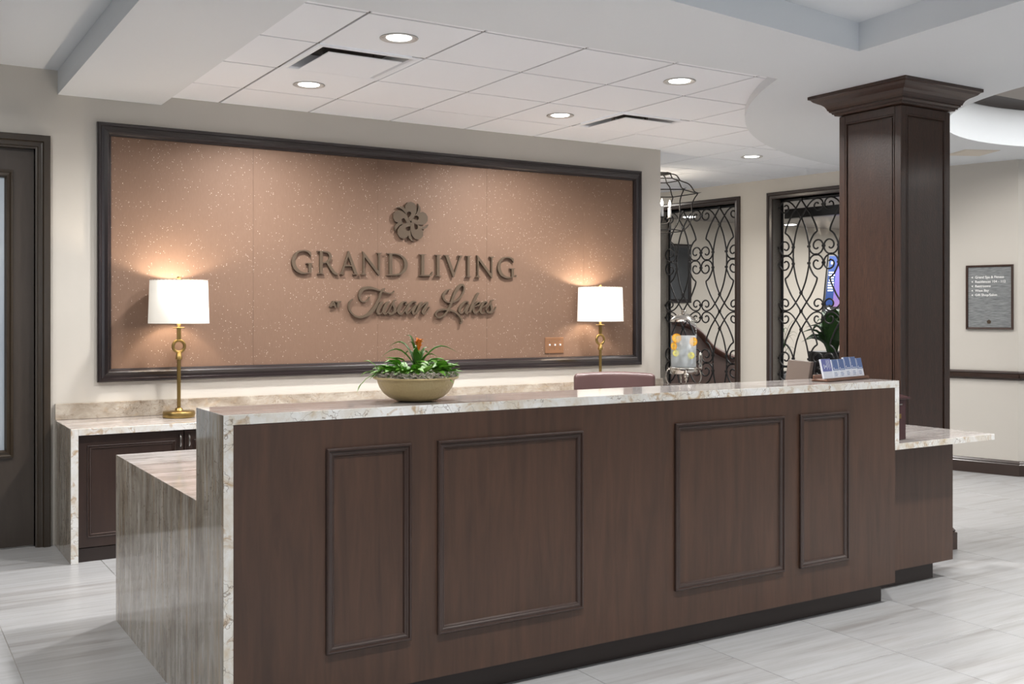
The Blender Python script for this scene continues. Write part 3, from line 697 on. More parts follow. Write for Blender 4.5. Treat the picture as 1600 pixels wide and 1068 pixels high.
# registered mark
X, Z = W(807.5, 430.8); b = B()
b.tube([(X+0.0095*math.cos(2*PI*i/20), LD1-0.002, Z+0.0095*math.sin(2*PI*i/20)) for i in range(21)], 0.0012, 5)
for p, q in (((-0.003, -0.005), (-0.003, 0.005)), ((-0.003, 0.005), (0.003, 0.0035)), ((0.003, 0.0035), (-0.003, 0.0005)), ((-0.002, 0.0005), (0.0035, -0.005))):
    b.tube([(X+p[0], LD1-0.002, Z+p[1]), (X+q[0], LD1-0.002, Z+q[1])], 0.0009, 4)
b.obj('registered_mark', M['bronze'], sign)
# clover emblem
petal_px = [(552, 470), (602, 425), (652, 345), (682, 250), (676, 165), (635, 98), (562, 66), (492, 84), (448, 140), (444, 212), (405, 174), (340, 160), (270, 187), (335, 197), (395, 240), (440, 290), (474, 345), (481, 300), (515, 270), (553, 280), (571, 318), (546, 368), (506, 405), (525, 440)]
lc = W(600+557/13.35, 310+483/13.35)
pet = [W(600+x/13.35, 310+y/13.35) for x, y in petal_px]
xs = max(p[0] for p in pet)-lc[0]
for q in range(5):
    ca, sa = math.cos(2*PI*q/5), math.sin(2*PI*q/5); pl = []
    for X, Z in pet:
        dx, dz = (X-lc[0]), (Z-lc[1]); pl.append((lc[0]+dx*ca-dz*sa, lc[1]+dx*sa+dz*ca))
    b = B(); flat_poly(b, pl); b.obj('emblem_petal', M['bronze'], sign)

# ================================================================== CREDENZA
CT, CX0, CX1, CYF = 0.75, 0.952, 5.64, 6.172
ct = thing('credenza_countertop', 'low polished beige quartzite counter with backsplash along the back wall', 'countertop', (CX0, WY, 0))
ct_top = B().bbox(CX0+0.001, CX1, CYF, WY-0.001, CT-0.038, CT, 0.002).obj('top_slab', M['stone_top'], ct)
b = B().bbox(CX0+0.0405, CX1, CYF-0.0015, CYF+0.012, CT-0.0385, CT-0.0006, 0.001); b.obj('front_edge', M['stone_edge'], ct)
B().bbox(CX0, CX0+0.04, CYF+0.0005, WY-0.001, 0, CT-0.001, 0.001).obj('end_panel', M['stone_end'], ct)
B().bbox(CX0+0.0005, CX0+0.0395, CYF-0.0015, CYF+0.002, 0.001, CT-0.001, 0.001).obj('end_edge', M['stone_edge'], ct)
B().bbox(CX0, CX1+0.02, WY-0.022, WY-0.001, CT+0.0005, CT+0.098, 0.002).obj('backsplash', M['stone_splash'], ct)
CF = 6.205
def cabinet(x0, label):
    t = thing('base_cabinet', label, 'cabinet', (x0+0.584, CF, 0), 'base cabinets under the credenza counter')
    w_ = 1.1685
    B().box(x0+0.001, x0+w_-0.001, CF+0.02, WY-0.005, 0.0, CT-0.0395).obj('carcass', M['cab'], t)
    B().box(x0+0.001, x0+w_-0.001, CF+0.004, CF+0.02, 0.0, 0.075).obj('plinth', M['kick'], t)
    for q in range(2):
        a, c = x0+q*w_/2+0.003, x0+(q+1)*w_/2-0.003
        d_ = B().bbox(a, c, CF, CF+0.019, 0.08, CT-0.045, 0.0015); o = d_.obj('door', M['cab'], t)
        tt = lambda x, z, h_: (x, CF-h_, z)
        B().frame(a+0.048, c-0.048, 0.135, CT-0.1, [(0, 0), (0, 0.005), (0.005, 0.007), (0.009, 0.002), (0.012, 0.005), (0.017, 0.006), (0.021, 0)], tt).obj('door_moulding', M['desk_trim'], o)
        hx = c-0.022 if q == 0 else a+0.022
        hz = CT-0.105
        B().tube([(hx, CF, hz+0.03), (hx, CF-0.016, hz+0.034), (hx, CF-0.026, hz+0.02), (hx, CF-0.024, hz), (hx, CF-0.026, hz-0.02), (hx, CF-0.016, hz-0.034), (hx, CF, hz-0.03)], [0.006, 0.007, 0.006, 0.0045, 0.006, 0.007, 0.006], 8).obj('handle', M['nickel'], o)
    return t
labels = ['dark base cabinet beside the stone end panel, under the left lamp', 'dark base cabinet second from the left under the credenza', 'dark base cabinet third from the left under the credenza', 'dark base cabinet at the right end of the credenza']
for q in range(4): cabinet(CX0+0.041+q*1.1695, labels[q]) 

# ================================================================== RECEPTION DESK
DX, DY, DT, LT, DXR = 0.955, 3.277, 1.067, 0.75, 4.222
TH = 0.033
desk = thing('reception_desk', 'long dark wood reception desk with four moulded panels on its front', 'desk', (2.6, DY, 0))
B().box(DX+TH, DXR-0.029, DY+0.001, DY+0.03, 0.098, DT-TH-0.0008).obj('front_panel', M['desk'], desk)
B().box(DX+TH, 4.165, DY+0.06, DY+0.08, 0, 0.098).obj('kick_board', M['kick'], desk)
B().box(DX+TH, 4.165, DY+0.03, DY+0.06, 0.085, 0.098).obj('underside', M['kick'], desk)
to = lambda x, z, h_: (x, DY+0.001-h_, z)
mp_ = [(0, 0), (0, 0.010), (0.004, 0.014), (0.009, 0.014), (0.011, 0.009), (0.018, 0.010), (0.022, 0.007), (0.026, 0.007), (0.030, 0.0)]
for x0, x1 in ((1.298, 1.612), (1.716, 2.348), (2.813, 3.441), (3.538, 3.858)):
    B().frame(x0, x1, 0.251, 0.938, mp_, to).obj('panel_moulding', M['desk_trim'], desk)
# knee side carcass
B().box(DX+TH, DXR-0.03, DY+0.26, DY+0.28, 0.0, DT-TH-0.001).obj('inner_panel', M['cab'], desk)
B().box(1.0, 1.72, 3.62, 4.93, 0.05, LT-0.04).obj('return_pedestal', M['cab'], desk)
B().box(1.76, 2.2, 3.62, 4.2, 0.05, LT-0.04).obj('drawer_pedestal', M['cab'], desk)
B().box(3.7, 4.15, 3.62, 4.2, 0.05, LT-0.04).obj('drawer_pedestal', M['cab'], desk)
# side cabinet at the right, set back
B().box(4.19, 4.852, 3.432, 3.80, 0.098, 0.733).obj('side_cabinet', M['desk'], desk)
B().box(4.19, 4.766, 3.49, 3.78, 0, 0.098).obj('side_kick_board', M['kick'], desk)
B().bbox(4.02+0.1, 4.14, DY-0.004, DY+0.001, 0.1, DT-TH-0.002, 0.001)
st = thing('reception_countertop', 'polished quartzite desk top with waterfall ends and a lower right shelf', 'countertop', (2.6, DY, 0))
B().bbox(DX+0.001, DXR, DY+0.0015, 3.5965, DT-TH, DT, 0.0015).obj('raised_top', M['stone_top'], st)
B().bbox(DX+0.0005, DXR-0.0005, DY-0.0008, DY+0.010, DT-TH, DT-0.0006, 0.001).obj('front_edge', M['stone_edge'], st)
# waterfall end: an L-shaped slab in the plane x = DX
poly = [(DY+0.0015, 0), (4.953, 0), (4.953, LT-0.001), (3.597, LT-0.001), (3.597, DT-0.001), (DY+0.0015, DT-0.001)]
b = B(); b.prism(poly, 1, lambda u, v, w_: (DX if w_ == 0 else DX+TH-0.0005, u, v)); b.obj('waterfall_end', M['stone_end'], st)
B().bbox(DX+0.0005, DX+TH-0.001, DY-0.0008, DY+0.004, 0.001, DT-TH-0.0005, 0.0008).obj('waterfall_edge', M['stone_edge'], st)
B().bbox(DX+0.001, 1.74, 3.5975, 4.952, LT-0.035, LT, 0.0015).obj('left_worktop', M['stone_top'], st)
B().bbox(1.742, 4.19, 3.60, 4.25, LT-0.035, LT, 0.0015).obj('inner_worktop', M['stone_top'], st)
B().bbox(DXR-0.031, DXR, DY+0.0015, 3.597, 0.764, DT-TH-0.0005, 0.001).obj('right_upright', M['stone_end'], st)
B().bbox(DXR-0.031, DXR-0.0005, DY-0.0008, DY+0.010, 0.7642, DT-TH-0.0002, 0.0008).obj('right_upright_edge', M['stone_edge'], st)
B().bbox(4.1915, 4.98, DY+0.0015, 3.82, 0.734, 0.764, 0.0015).obj('lower_shelf', M['stone_top'], st)
B().bbox(4.192, 4.9795, DY-0.0008, DY+0.010, 0.734, 0.7635, 0.0008).obj('lower_shelf_edge', M['stone_edge'], st)

# ================================================================== COLUMN
KX0, KX1, KY0, KY1 = 4.996, 5.44, 3.865, 4.31
col = thing('square_column', 'tall square dark wood column with stepped capital behind the desk end', 'column', (5.218, 4.087, 0))
B().box(KX0+0.012, KX1-0.012, KY0+0.012, KY1-0.012, 0, ZG-0.02).obj('shaft_core', M['column'], col)
for sx in (0, 1):
    for sy in (0, 1):
        x0 = KX0 if sx == 0 else KX1-0.045; y0 = KY0 if sy == 0 else KY1-0.045
        B().bbox(x0, x0+0.045, y0, y0+0.045, 0.132, ZG-0.13, 0.003).obj('corner_stile', M['column'], col)
zt0, zt1 = ZG-0.172, ZG-0.13
faces = {'front': lambda u, v, h_: (KX0+u, KY0-h_+0.012, v), 'left': lambda u, v, h_: (KX0-h_+0.012, KY0+u, v), 'right': lambda u, v, h_: (KX1+h_-0.012, KY0+u, v), 'rear': lambda u, v, h_: (KX0+u, KY1+h_-0.012, v)}
for nm, f in faces.items():
    for z0, z1 in ((zt0, zt1), (0.132, 0.22)):
        b = B(); vs = [f(u, v, h_) for v in (z0, z1) for h_ in (0, 0.011) for u in (0.045, 0.399)]
        b.add(vs, [(0, 2, 3, 1), (4, 5, 7, 6), (0, 1, 5, 4), (2, 6, 7, 3), (0, 4, 6, 2), (1, 3, 7, 5)]); b.obj('rail', M['column'], col)
    B().frame(0.045, 0.399, 0.22, zt0, [(0, 0.011), (0.004, 0.013), (0.010, 0.013), (0.014, 0.003), (0.017, 0.003)], f).obj('panel_bead', M['column'], col)
    b = B(); vs = [f(u, v, h_) for v in (0.24, zt0-0.02) for h_ in (0, 0.008) for u in (0.065, 0.379)]
    b.add(vs, [(0, 2, 3, 1), (4, 5, 7, 6), (0, 1, 5, 4), (2, 6, 7, 3), (0, 4, 6, 2), (1, 3, 7, 5)]); b.obj('panel', M['column'], col)
def square_lathe(b, prof, x0, x1, y0, y1):
    k = len(prof); vs = []
    for (cx, cy, sx, sy) in ((x0, y0, -1, -1), (x1, y0, 1, -1), (x1, y1, 1, 1), (x0, y1, -1, 1)):
        for o_, z in prof: vs.append((cx+sx*o_, cy+sy*o_, z))
    b.add(vs, [(c*k+q, ((c+1) % 4)*k+q, ((c+1) % 4)*k+q+1, c*k+q+1) for c in range(4) for q in range(k-1)]); return b
Z = ZG-0.0005
capp = [(-0.05, Z), (0.13, Z), (0.13, Z-0.018), (0.124, Z-0.022)]+[(0.124-0.085*math.sin(t*PI/2)**1.0*(1), Z-0.022-0.062*(1-math.cos(t*PI/2))) for t in (0.15, 0.3, 0.45, 0.6, 0.75, 0.9, 1.0)]
capp = [(-0.05, Z), (0.13, Z), (0.13, Z-0.018), (0.118, Z-0.022), (0.108, Z-0.034), (0.092, Z-0.043), (0.074, Z-0.052), (0.06, Z-0.064), (0.052, Z-0.078), (0.048, Z-0.09),
        (0.042, Z-0.09), (0.042, Z-0.098), (0.036, Z-0.102), (0.03, Z-0.106), (0.03, Z-0.112), (0.022, Z-0.112), (0.018, Z-0.122), (-0.01, Z-0.126)]
square_lathe(B(), capp, KX0, KX1, KY0, KY1).obj('capital', M['column'], col)
square_lathe(B(), [(-0.02, 0.0), (0.028, 0), (0.028, 0.098), (0.018, 0.103), (0.022, 0.11), (0.018, 0.116), (0.008, 0.13), (-0.01, 0.132)], KX0, KX1, KY0, KY1).obj('plinth', M['column'], col)

# ================================================================== TABLE LAMPS
def lamp(x, y, label, twist):
    z0 = CT+0.001
    t = thing('table_lamp', label, 'lamp', (x, y, z0), 'brass table lamps on the credenza')
    B().lathe([(0, 0), (0.094, 0), (0.096, 0.004), (0.096, 0.034), (0.092, 0.038), (0.03, 0.040), (0.024, 0.044), (0.023, 0.054), (0.018, 0.058), (0, 0.058)], 40, (x, y, z0)).obj('base', M['brass'], t)
    b = B().lathe([(0.0115, 0.055), (0.0115, 0.36)], 16, (x, y, z0)); 
    b.lathe([(0.0115, 0.355), (0.020, 0.357), (0.020, 0.363), (0.0135, 0.40), (0, 0.402)], 16, (x, y, z0)); b.obj('stem', M['brass'], t)
    ca, sa = math.cos(twist), math.sin(twist)
    pts = [(x+0.034*math.cos(a)*ca, y+0.034*math.cos(a)*sa, z0+0.437+0.036*math.sin(a)) for a in [2*PI*i/36 for i in range(37)]]
    B().tube(pts, 0.0098, 10, caps=False).obj('ring', M['brass'], t)
    b = B(); m_ = Matrix.Translation((x, y, z0)) @ Matrix.Rotation(twist, 4, 'Z')
    b.bbox(-0.012, 0.012, -0.008, 0.008, 0.47, 0.555, 0.002, m_); b.lathe([(0, 0.548), (0.034, 0.548), (0.036, 0.551), (0.034, 0.554), (0, 0.554)], 24, (x, y, z0))
    b.lathe([(0.011, 0.55), (0.011, 0.60), (0, 0.60)], 12, (x, y, z0)); b.obj('neck', M['brass'], t)
    sh = B().lathe([(0.181, 0.578), (0.172, 0.845), (0.170, 0.845), (0.179, 0.578), (0.181, 0.578)], 64, (x, y, z0)).obj('shade', M['shade'], t)
    b = B().tube([(x+0.171*math.cos(a), y+0.171*math.sin(a), z0+0.843) for a in [2*PI*i/40 for i in range(41)]], 0.0022, 5, caps=False)
    for q in range(3):
        a = 2*PI*q/3+0.4; b.tube([(x, y, z0+0.836), (x+0.17*math.cos(a), y+0.17*math.sin(a), z0+0.843)], 0.002, 5)
    b.tube([(x, y, z0+0.6), (x+0.04, y, z0+0.68), (x+0.04, y, z0+0.76), (x, y, z0+0.836)], 0.0018, 5); b.obj('shade_spider', M['brass'], t)
    b = B().lathe([(0, 0.836), (0.004, 0.838), (0.004, 0.848), (0.011, 0.853), (0.012, 0.859), (0.008, 0.866), (0, 0.868)], 16, (x, y, z0)); b.obj('finial', M['brass'], t)
    b = B().sphere((x, y, z0+0.70), 0.03, 14, (1, 1, 1.25)); b.lathe([(0, 0.60), (0.013, 0.60), (0.015, 0.66), (0, 0.67)], 12, (x, y, z0)); o = b.obj('bulb', M['lamp_on'], t)
    p = point('lamp_bulb', (x, y, z0+0.765), 12.0, (1, 0.84, 0.66), 0.03); p.parent = None
    p2 = point('lamp_bulb_low', (x, y, z0+0.655), 3.0, (1, 0.84, 0.66), 0.02)
    return t
LX = at(279.5, 500, 6.54)[0]; lamp(LX, 6.54, 'brass ring-stem table lamp with white drum shade, the left one by the stone end panel', -0.08)
RX = at(938, 500, 6.54)[0]; lamp(RX, 6.54, 'brass ring-stem table lamp with white drum shade, the right one behind the leather chair', -0.1)

# ================================================================== OFFICE CHAIR
CHX, CHY = 4.02, 5.22
ch = thing('office_chair', 'mauve-brown leather office chair behind the reception desk', 'chair', (CHX, CHY, 0))
rot = Matrix.Translation((CHX, CHY, 0)) @ Matrix.Rotation(-0.55, 4, 'Z')
def cushion(w_, d_, h_, bulge, arch=0.0, n=14):
    bm = bmesh.new(); bmesh.ops.create_cube(bm, size=1); bmesh.ops.scale(bm, vec=(w_, d_, h_), verts=bm.verts)
    bmesh.ops.bevel(bm, geom=bm.edges[:], offset=min(w_, d_, h_)*0.32, segments=4, affect='EDGES', profile=0.6)
    bmesh.ops.subdivide_edges(bm, edges=[e for e in bm.edges if e.calc_length() > 0.12], cuts=5, use_grid_fill=True)
    for v in bm.verts:
        u, q = v.co.x/(w_/2), v.co.z/(h_/2)
        v.co.y += (1 if v.co.y > 0 else -1)*bulge*(1-u*u)*(1-q*q)
        if v.co.z > 0: v.co.z += arch*(1-u*u)*q
        v.co.y -= 0.04*u*u
    return bm
bm = cushion(0.53, 0.095, 0.54, 0.012, 0.018); bmesh.ops.transform(bm, matrix=rot @ Matrix.Translation((0, 0.26, 0.722)) @ Matrix.Rotation(-0.12, 4, 'X'), verts=bm.verts)
B().bm(bm, True).obj('backrest', M['leather'], ch)
for sx in (-1, 1):
    B().tube([rot @ Vector((sx*0.245, 0.215, 0.52)), rot @ Vector((sx*0.25, 0.222, 0.7)), rot @ Vector((sx*0.25, 0.235, 0.9)), rot @ Vector((sx*0.235, 0.243, 0.975))], 0.004, 6).obj('piping', M['leather'], ch)
bm = cushion(0.52, 0.5, 0.1, 0.0); bmesh.ops.transform(bm, matrix=rot @ Matrix.Translation((0, 0, 0.47)), verts=bm.verts); B().bm(bm, True).obj('seat', M['leather'], ch)
for sx in (-1, 1):
    bm = cushion(0.06, 0.3, 0.04, 0); bmesh.ops.transform(bm, matrix=rot @ Matrix.Translation((sx*0.3, 0.02, 0.66)), verts=bm.verts)
    a_ = B().bm(bm, True).obj('armrest', M['leather'], ch)
    B().tube([rot @ Vector((sx*0.2, 0.0, 0.43)), rot @ Vector((sx*0.31, 0.0, 0.46)), rot @ Vector((sx*0.31, 0.02, 0.645))], 0.014, 8).obj('armrest_post', M['black'], a_)
B().lathe([(0, 0.42), (0.05, 0.42), (0.03, 0.4), (0.028, 0.2), (0.04, 0.1), (0.04, 0.08), (0, 0.08)], 16, (CHX, CHY, 0)).obj('gas_lift', M['black'], ch)
for q in range(5):
    a = 2*PI*q/5+0.3; ex, ey = CHX+0.3*math.cos(a), CHY+0.3*math.sin(a)
    lg = B().tube([(CHX, CHY, 0.11), (CHX+0.15*math.cos(a), CHY+0.15*math.sin(a), 0.1), (ex, ey, 0.07)], [0.03, 0.022, 0.015], 8).obj('base_leg', M['black'], ch)
    B().lathe([(0, -0.02), (0.028, -0.02), (0.03, 0), (0.028, 0.02), (0, 0.02)], 16, (ex, ey, 0.031), mtx=Matrix.Rotation(PI/2, 3, 'X')).obj('caster', M['black'], lg)

# ================================================================== PLANTER BOWL
BX, BYY, BZ = 1.868, 3.45, DT+0.001
# bowl on the raised top
(BX, _) = at(650, 600, BYY)
pb = thing('planter_bowl', 'hammered gold bowl planted with green vines and an orange bromeliad on the desk top', 'planter', (BX, BYY, BZ))
RB = 0.148; HB = 0.082
prof = [(0, 0), (0.055, 0.0), (0.075, 0.003), (0.10, 0.014), (0.12, 0.03), (0.134, 0.05), (0.141, 0.068), (0.143, 0.078), (0.152, 0.081), (0.158, 0.084), (0.158, 0.088), (0.15, 0.089), (0.137, 0.083), (0.12, 0.06), (0.08, 0.03), (0, 0.025)]
B().lathe(prof, 64, (BX, BYY, BZ)).obj('bowl', M['gold'], pb)
B().lathe([(0, 0.085), (0.07, 0.083), (0.125, 0.074), (0.133, 0.07)], 32, (BX, BYY, BZ)).obj('soil', M['soil'], pb)
b = B(); rnd = random.Random(3)
for q in range(620):
    a = rnd.uniform(0, 2*PI); r = 0.09+0.06*math.sqrt(rnd.random()); px, py = BX+r*math.cos(a), BYY+r*math.sin(a); pz = BZ+0.090+rnd.uniform(0, 0.016)
    L = []
    d1, d2 = rnd.uniform(0, 2*PI), rnd.uniform(-1, 1)
    for s_ in range(6):
        px += 0.006*math.cos(d1); py += 0.006*math.sin(d1); d1 += rnd.uniform(-1.2, 1.2); pz += rnd.uniform(-0.004, 0.0045)
        if math.hypot(px-BX, py-BYY) > 0.153: px -= (px-BX)*0.06; py -= (py-BYY)*0.06
        L.append((px, py, max(pz, BZ+0.09)))
    b.tube(L, 0.0011, 3, caps=False)
o = b.obj('moss', M['moss'], pb); o['kind'] = 'stuff'
def blade(b, base, dirv, length, width, rise, droop, n=9, fold=0.25):
    """strap leaf arching outward"""
    d_ = Vector((dirv[0], dirv[1], 0)).normalized(); side = Vector((-d_.y, d_.x, 0)); vs = []
    for i in range(n+1):
        t = i/n; out = length*(0.25*t+0.75*t*t*(1.5-0.5*t)) if rise > 0 else length*t
        z = rise*math.sin(min(t*1.25, 1)*PI/2)-droop*max(0, t-0.55)**2*4
        w_ = width*(0.55+0.75*math.sin(PI*min(t*1.1, 1))**0.8)*(1-t**4)
        c = Vector(base)+d_*out+Vector((0, 0, z))
        vs += [c+side*w_/2+Vector((0, 0, w_*fold)), c, c-side*w_/2+Vector((0, 0, w_*fold))]
    fs = []
    for i in range(n): a = i*3; fs += [(a, a+1, a+4, a+3), (a+1, a+2, a+5, a+4)]
    b.add(vs, fs, True)
ctr = (BX+0.005, BYY, BZ+0.085)
Rv = Vector((math.cos(YAW), -math.sin(YAW), 0)); Fv = Vector((math.sin(YAW), math.cos(YAW), 0))
for (r_, f_, ln, wd, rs, dr) in [(-1, 0.1, 0.11, 0.022, 0.135, 0.03), (-1, -0.2, 0.14, 0.022, 0.11, 0.05), (-0.5, 0.2, 0.05, 0.016, 0.155, 0.0), (-0.6, -0.3, 0.035, 0.018, 0.13, 0.0), (1, 0.1, 0.155, 0.024, 0.12, 0.04),
                                 (1, -0.4, 0.09, 0.017, 0.09, 0.02), (0.7, 0.6, 0.06, 0.015, 0.11, 0.0), (-0.3, 1, 0.07, 0.016, 0.12, 0.02), (0.3, -1, 0.06, 0.016, 0.1, 0.02), (-0.8, 0.8, 0.08, 0.016, 0.1, 0.03), (0.5, 1, 0.09, 0.016, 0.1, 0.03), (-0.2, -1, 0.05, 0.015, 0.11, 0.01)]:
    d_ = Rv*r_+Fv*f_; b = B(); blade(b, ctr, d_, ln, wd, rs, dr); b.obj('bromeliad_leaf', M['leaf_dark'], pb)
B().tube([ctr, (ctr[0]+0.004, ctr[1], ctr[2]+0.06), (ctr[0]+0.006, ctr[1], ctr[2]+0.10)], [0.009, 0.007, 0.006], 8).obj('flower_stem', M['leaf'], pb)
for q in range(16):
    a = q*2.4; ln = 0.022+0.004*(q % 3); b = B(); zb = ctr[2]+0.098+0.0014*q
    blade(b, (ctr[0]+0.006, ctr[1], zb), (math.cos(a), math.sin(a), 0), 0.017+0.004*(q % 2), 0.014, ln*0.9, 0, 5, 0.3); b.obj('bract', M['flower'], pb)
def heart(b, base, dirv, ln, wd, tilt, n=6):
    d_ = Vector(dirv).normalized(); side = d_.cross(Vector((0, 0, 1))).normalized(); up = side.cross(d_).normalized(); vs = []
    for i in range(n+1):
        t = i/n; w_ = wd*math.sin(PI*(0.08+0.92*t)**0.7)*1.0 if t < 1 else 0
        c = Vector(base)+d_*ln*t-Vector((0, 0, 1))*tilt*t*t*ln
        vs += [c+side*w_/2+up*w_*0.18, c, c-side*w_/2+up*w_*0.18]
    fs = []
    for i in range(n): a = i*3; fs += [(a, a+1, a+4, a+3), (a+1, a+2, a+5, a+4)]
    b.add(vs, fs, True)
rnd = random.Random(11)
for q in range(118):
    a = rnd.uniform(0, 2*PI); r = 0.035+0.085*math.sqrt(rnd.random()); z = BZ+0.092+rnd.uniform(0.0, 0.05)*(1.15-r/0.13)
    if rnd.random() < 0.4: a = rnd.choice([0.0, PI])-YAW+rnd.uniform(-0.6, 0.6)
    z += 0.05*rnd.random()*(1.1-r/0.14); p = (BX+r*math.cos(a), BYY+r*math.sin(a), z); da = a+rnd.uniform(-0.9, 0.9)
    b = B(); heart(b, p, (math.cos(da), math.sin(da), rnd.uniform(-0.1, 0.75)), rnd.uniform(0.045, 0.068), rnd.uniform(0.028, 0.042), rnd.uniform(0, 0.6))
    b.tube([(BX+r*0.5*math.cos(a), BYY+r*0.5*math.sin(a), BZ+0.085), p], 0.0012, 4)
    b.obj('leaf', M['leaf'], pb)
# trailing runners at the left
for (u0, v0, pts) in [(0, 0, [(-0.13, 0.10), (-0.155, 0.135), (-0.168, 0.142)]), (0, 0, [(-0.12, 0.095), (-0.15, 0.1), (-0.185, 0.08), (-0.2, 0.062)]), (0, 0, [(-0.13, 0.1), (-0.16, 0.11), (-0.18, 0.105)])]:
    L = [Vector((BX, BYY, BZ))+Rv*p[0]+Vector((0, 0, p[1])) for p in pts]
    b = B().tube(L, 0.0012, 4); 
    e_ = L[-1]; d_ = (L[-1]-L[-2]).normalized(); heart(b, e_, (d_.x, d_.y, d_.z-0.1), 0.03, 0.02, 0.3); b.obj('runner', M['leaf'], pb)

# ================================================================== CARD TRAY AND CARDS
th = math.radians(12.6); CO = Vector((3.83, 3.372, DT+0.001))
cm = Matrix.Translation(CO) @ Matrix.Rotation(th, 4, 'Z')
tr = thing('card_tray', 'narrow walnut card tray on the right end of the raised desk top', 'tray', CO)
b = B(); b.bbox(0, 0.415, 0, 0.085, 0, 0.012, 0.004, cm); b.obj('tray_base', M['walnut'], tr)
b = B(); b.bbox(0.004, 0.411, 0.002, 0.010, 0.010, 0.015, 0.002, cm); b.bbox(0.004, 0.411, 0.07, 0.08, 0.010, 0.03, 0.002, cm); b.obj('tray_lip', M['walnut'], tr)
def card(x, w_, h_, label, top, small=False):
    z0 = 0.0135
    cmx = cm @ Matrix.Translation((x, 0.022, z0)) @ Matrix.Rotation(-0.22, 4, 'X')
    pos = cmx @ Vector((w_/2, 0, 0))
    t = thing('business_card_stack', label, 'cards', pos, 'business card stacks in the walnut tray')
    B().box(0, w_, 0, 0.010, 0, h_, cmx).obj('card', M['card_white'], t)
    B().box(0.0005, w_-0.0005, -0.0006, 0, h_*0.40 if not small else h_*0.36, h_-0.0005, cmx).obj('printed_panel', top, t)
    b = B()
    if small:       # large leaflet: rotated rows of type, the code block is left out
        for q in range(5): b.box(w_*(0.48+0.09*q), w_*(0.505+0.09*q), -0.0009, -0.0006, h_*(0.44+0.06*((q*7) % 3)), h_*0.94, cmx)
        b.box(w_*0.18, w_*0.24, -0.0009, -0.0006, h_*0.5, h_*0.72, cmx)
        for q in range(5):
            a0 = 2*PI*q/5; cx_, cz_ = w_*0.38+0.003*math.cos(a0), h_*0.62+0.003*math.sin(a0); b.box(cx_-0.002, cx_+0.002, -0.0009, -0.0006, cz_-0.002, cz_+0.002, cmx)
    else:
        b.box(w_*0.12, w_*0.88, -0.0009, -0.0006, h_*0.44, h_*0.47, cmx)
        for q in range(5):
            a0 = 2*PI*q/5; cx_, cz_ = w_*0.2+0.0022*math.cos(a0), h_*0.53+0.0022*math.sin(a0); b.box(cx_-0.0014, cx_+0.0014, -0.0009, -0.0006, cz_-0.0014, cz_+0.0014, cmx)
        for q in range(9): b.box(w_*0.05, w_*0.11, -0.0009, -0.0006, h_*(0.62+0.036*q), h_*(0.64+0.036*q), cmx)
    b.obj('lettering', M['card_white'], t)
    if not small:
        b = B()
        for q in range(3): b.box(w_*0.14, w_*(0.6+0.1*(q % 2)), -0.0006, 0, h_*(0.1+0.08*q), h_*(0.125+0.08*q), cmx)
        b.obj('address_lines', M['card_blue'], t)
    return t
card(0.012, 0.086, 0.094, 'wide violet and white leaflet stack, leftmost in the walnut tray', M['card_violet'], True)
names = ['first blue-topped card stack right of the violet leaflet', 'second blue-topped card stack right of the violet leaflet', 'middle raised blue-topped card stack in the tray', 'taller blue-topped card stack second from the right', 'rightmost blue-topped card stack in the tray']
for q in range(5):
    card(0.108+q*0.0605, 0.055, 0.089+(0.008 if q in (2, 3) else 0), names[q], M['card_blue'])

# ================================================================== MAROON BOX ON THE LOWER SHELF
BXX = 4.236
mb = thing('suggestion_box', 'maroon box with hinged lid and brass latch on the lower right shelf', 'box', (4.30, 3.43, 0.765))
z0 = 0.7655
B().bbox(BXX, 4.383, 3.362, 3.50, z0, z0+0.20, 0.003).obj('box_body', M['maroon'], mb)
b = B(); b.bbox(BXX-0.004, 4.40, 3.346, 3.508, z0+0.2005, z0+0.210, 0.002); b.prism([(3.35, z0+0.21), (3.504, z0+0.21), (3.504, z0+0.238), (3.49, z0+0.238)], 1, lambda u, v, w_: (BXX if w_ == 0 else 4.392, u, v)); b.obj('lid', M['maroon'], mb)
B().bbox(4.318, 4.343, 3.358, 3.363, z0+0.105, z0+0.128, 0.001).obj('latch', M['brass'], mb)
B().bbox(4.31, 4.35, 3.357, 3.3625, z0+0.172, z0+0.178, 0.001).obj('slot_plate', M['nickel'], mb)

# ================================================================== COMPUTER MONITOR + PHONE on the inner worktop
mo = thing('computer_monitor', 'taupe computer monitor seen from behind, left of the card tray', 'monitor', (4.036, 3.762, LT+0.001))
mmx = Matrix.Translation((4.036, 3.762, 0)) @ Matrix.Rotation(math.radians(-110.7), 4, 'Z')
MX = mmx @ Matrix.Translation((0, 0, 0.95)) @ Matrix.Rotation(-0.16, 4, 'X')
B().bbox(-0.127, 0.127, -0.012, 0.006, -0.07, 0.20, 0.003, MX).obj('back_cover', M['taupe_plastic'], mo)
B().bbox(-0.129, 0.129, 0.006, 0.016, -0.072, 0.202, 0.002, MX).obj('bezel', M['black'], mo)
b = B(); b.bbox(-0.05, 0.05, -0.01, 0.14, LT+0.001, LT+0.012, 0.004, mmx); b.tube([mmx @ Vector((0, 0.07, LT+0.01)), mmx @ Vector((0, 0.06, 0.85)), mmx @ Vector((0, 0.03, 0.95))], 0.012, 8); b.obj('stand', M['black'], mo)
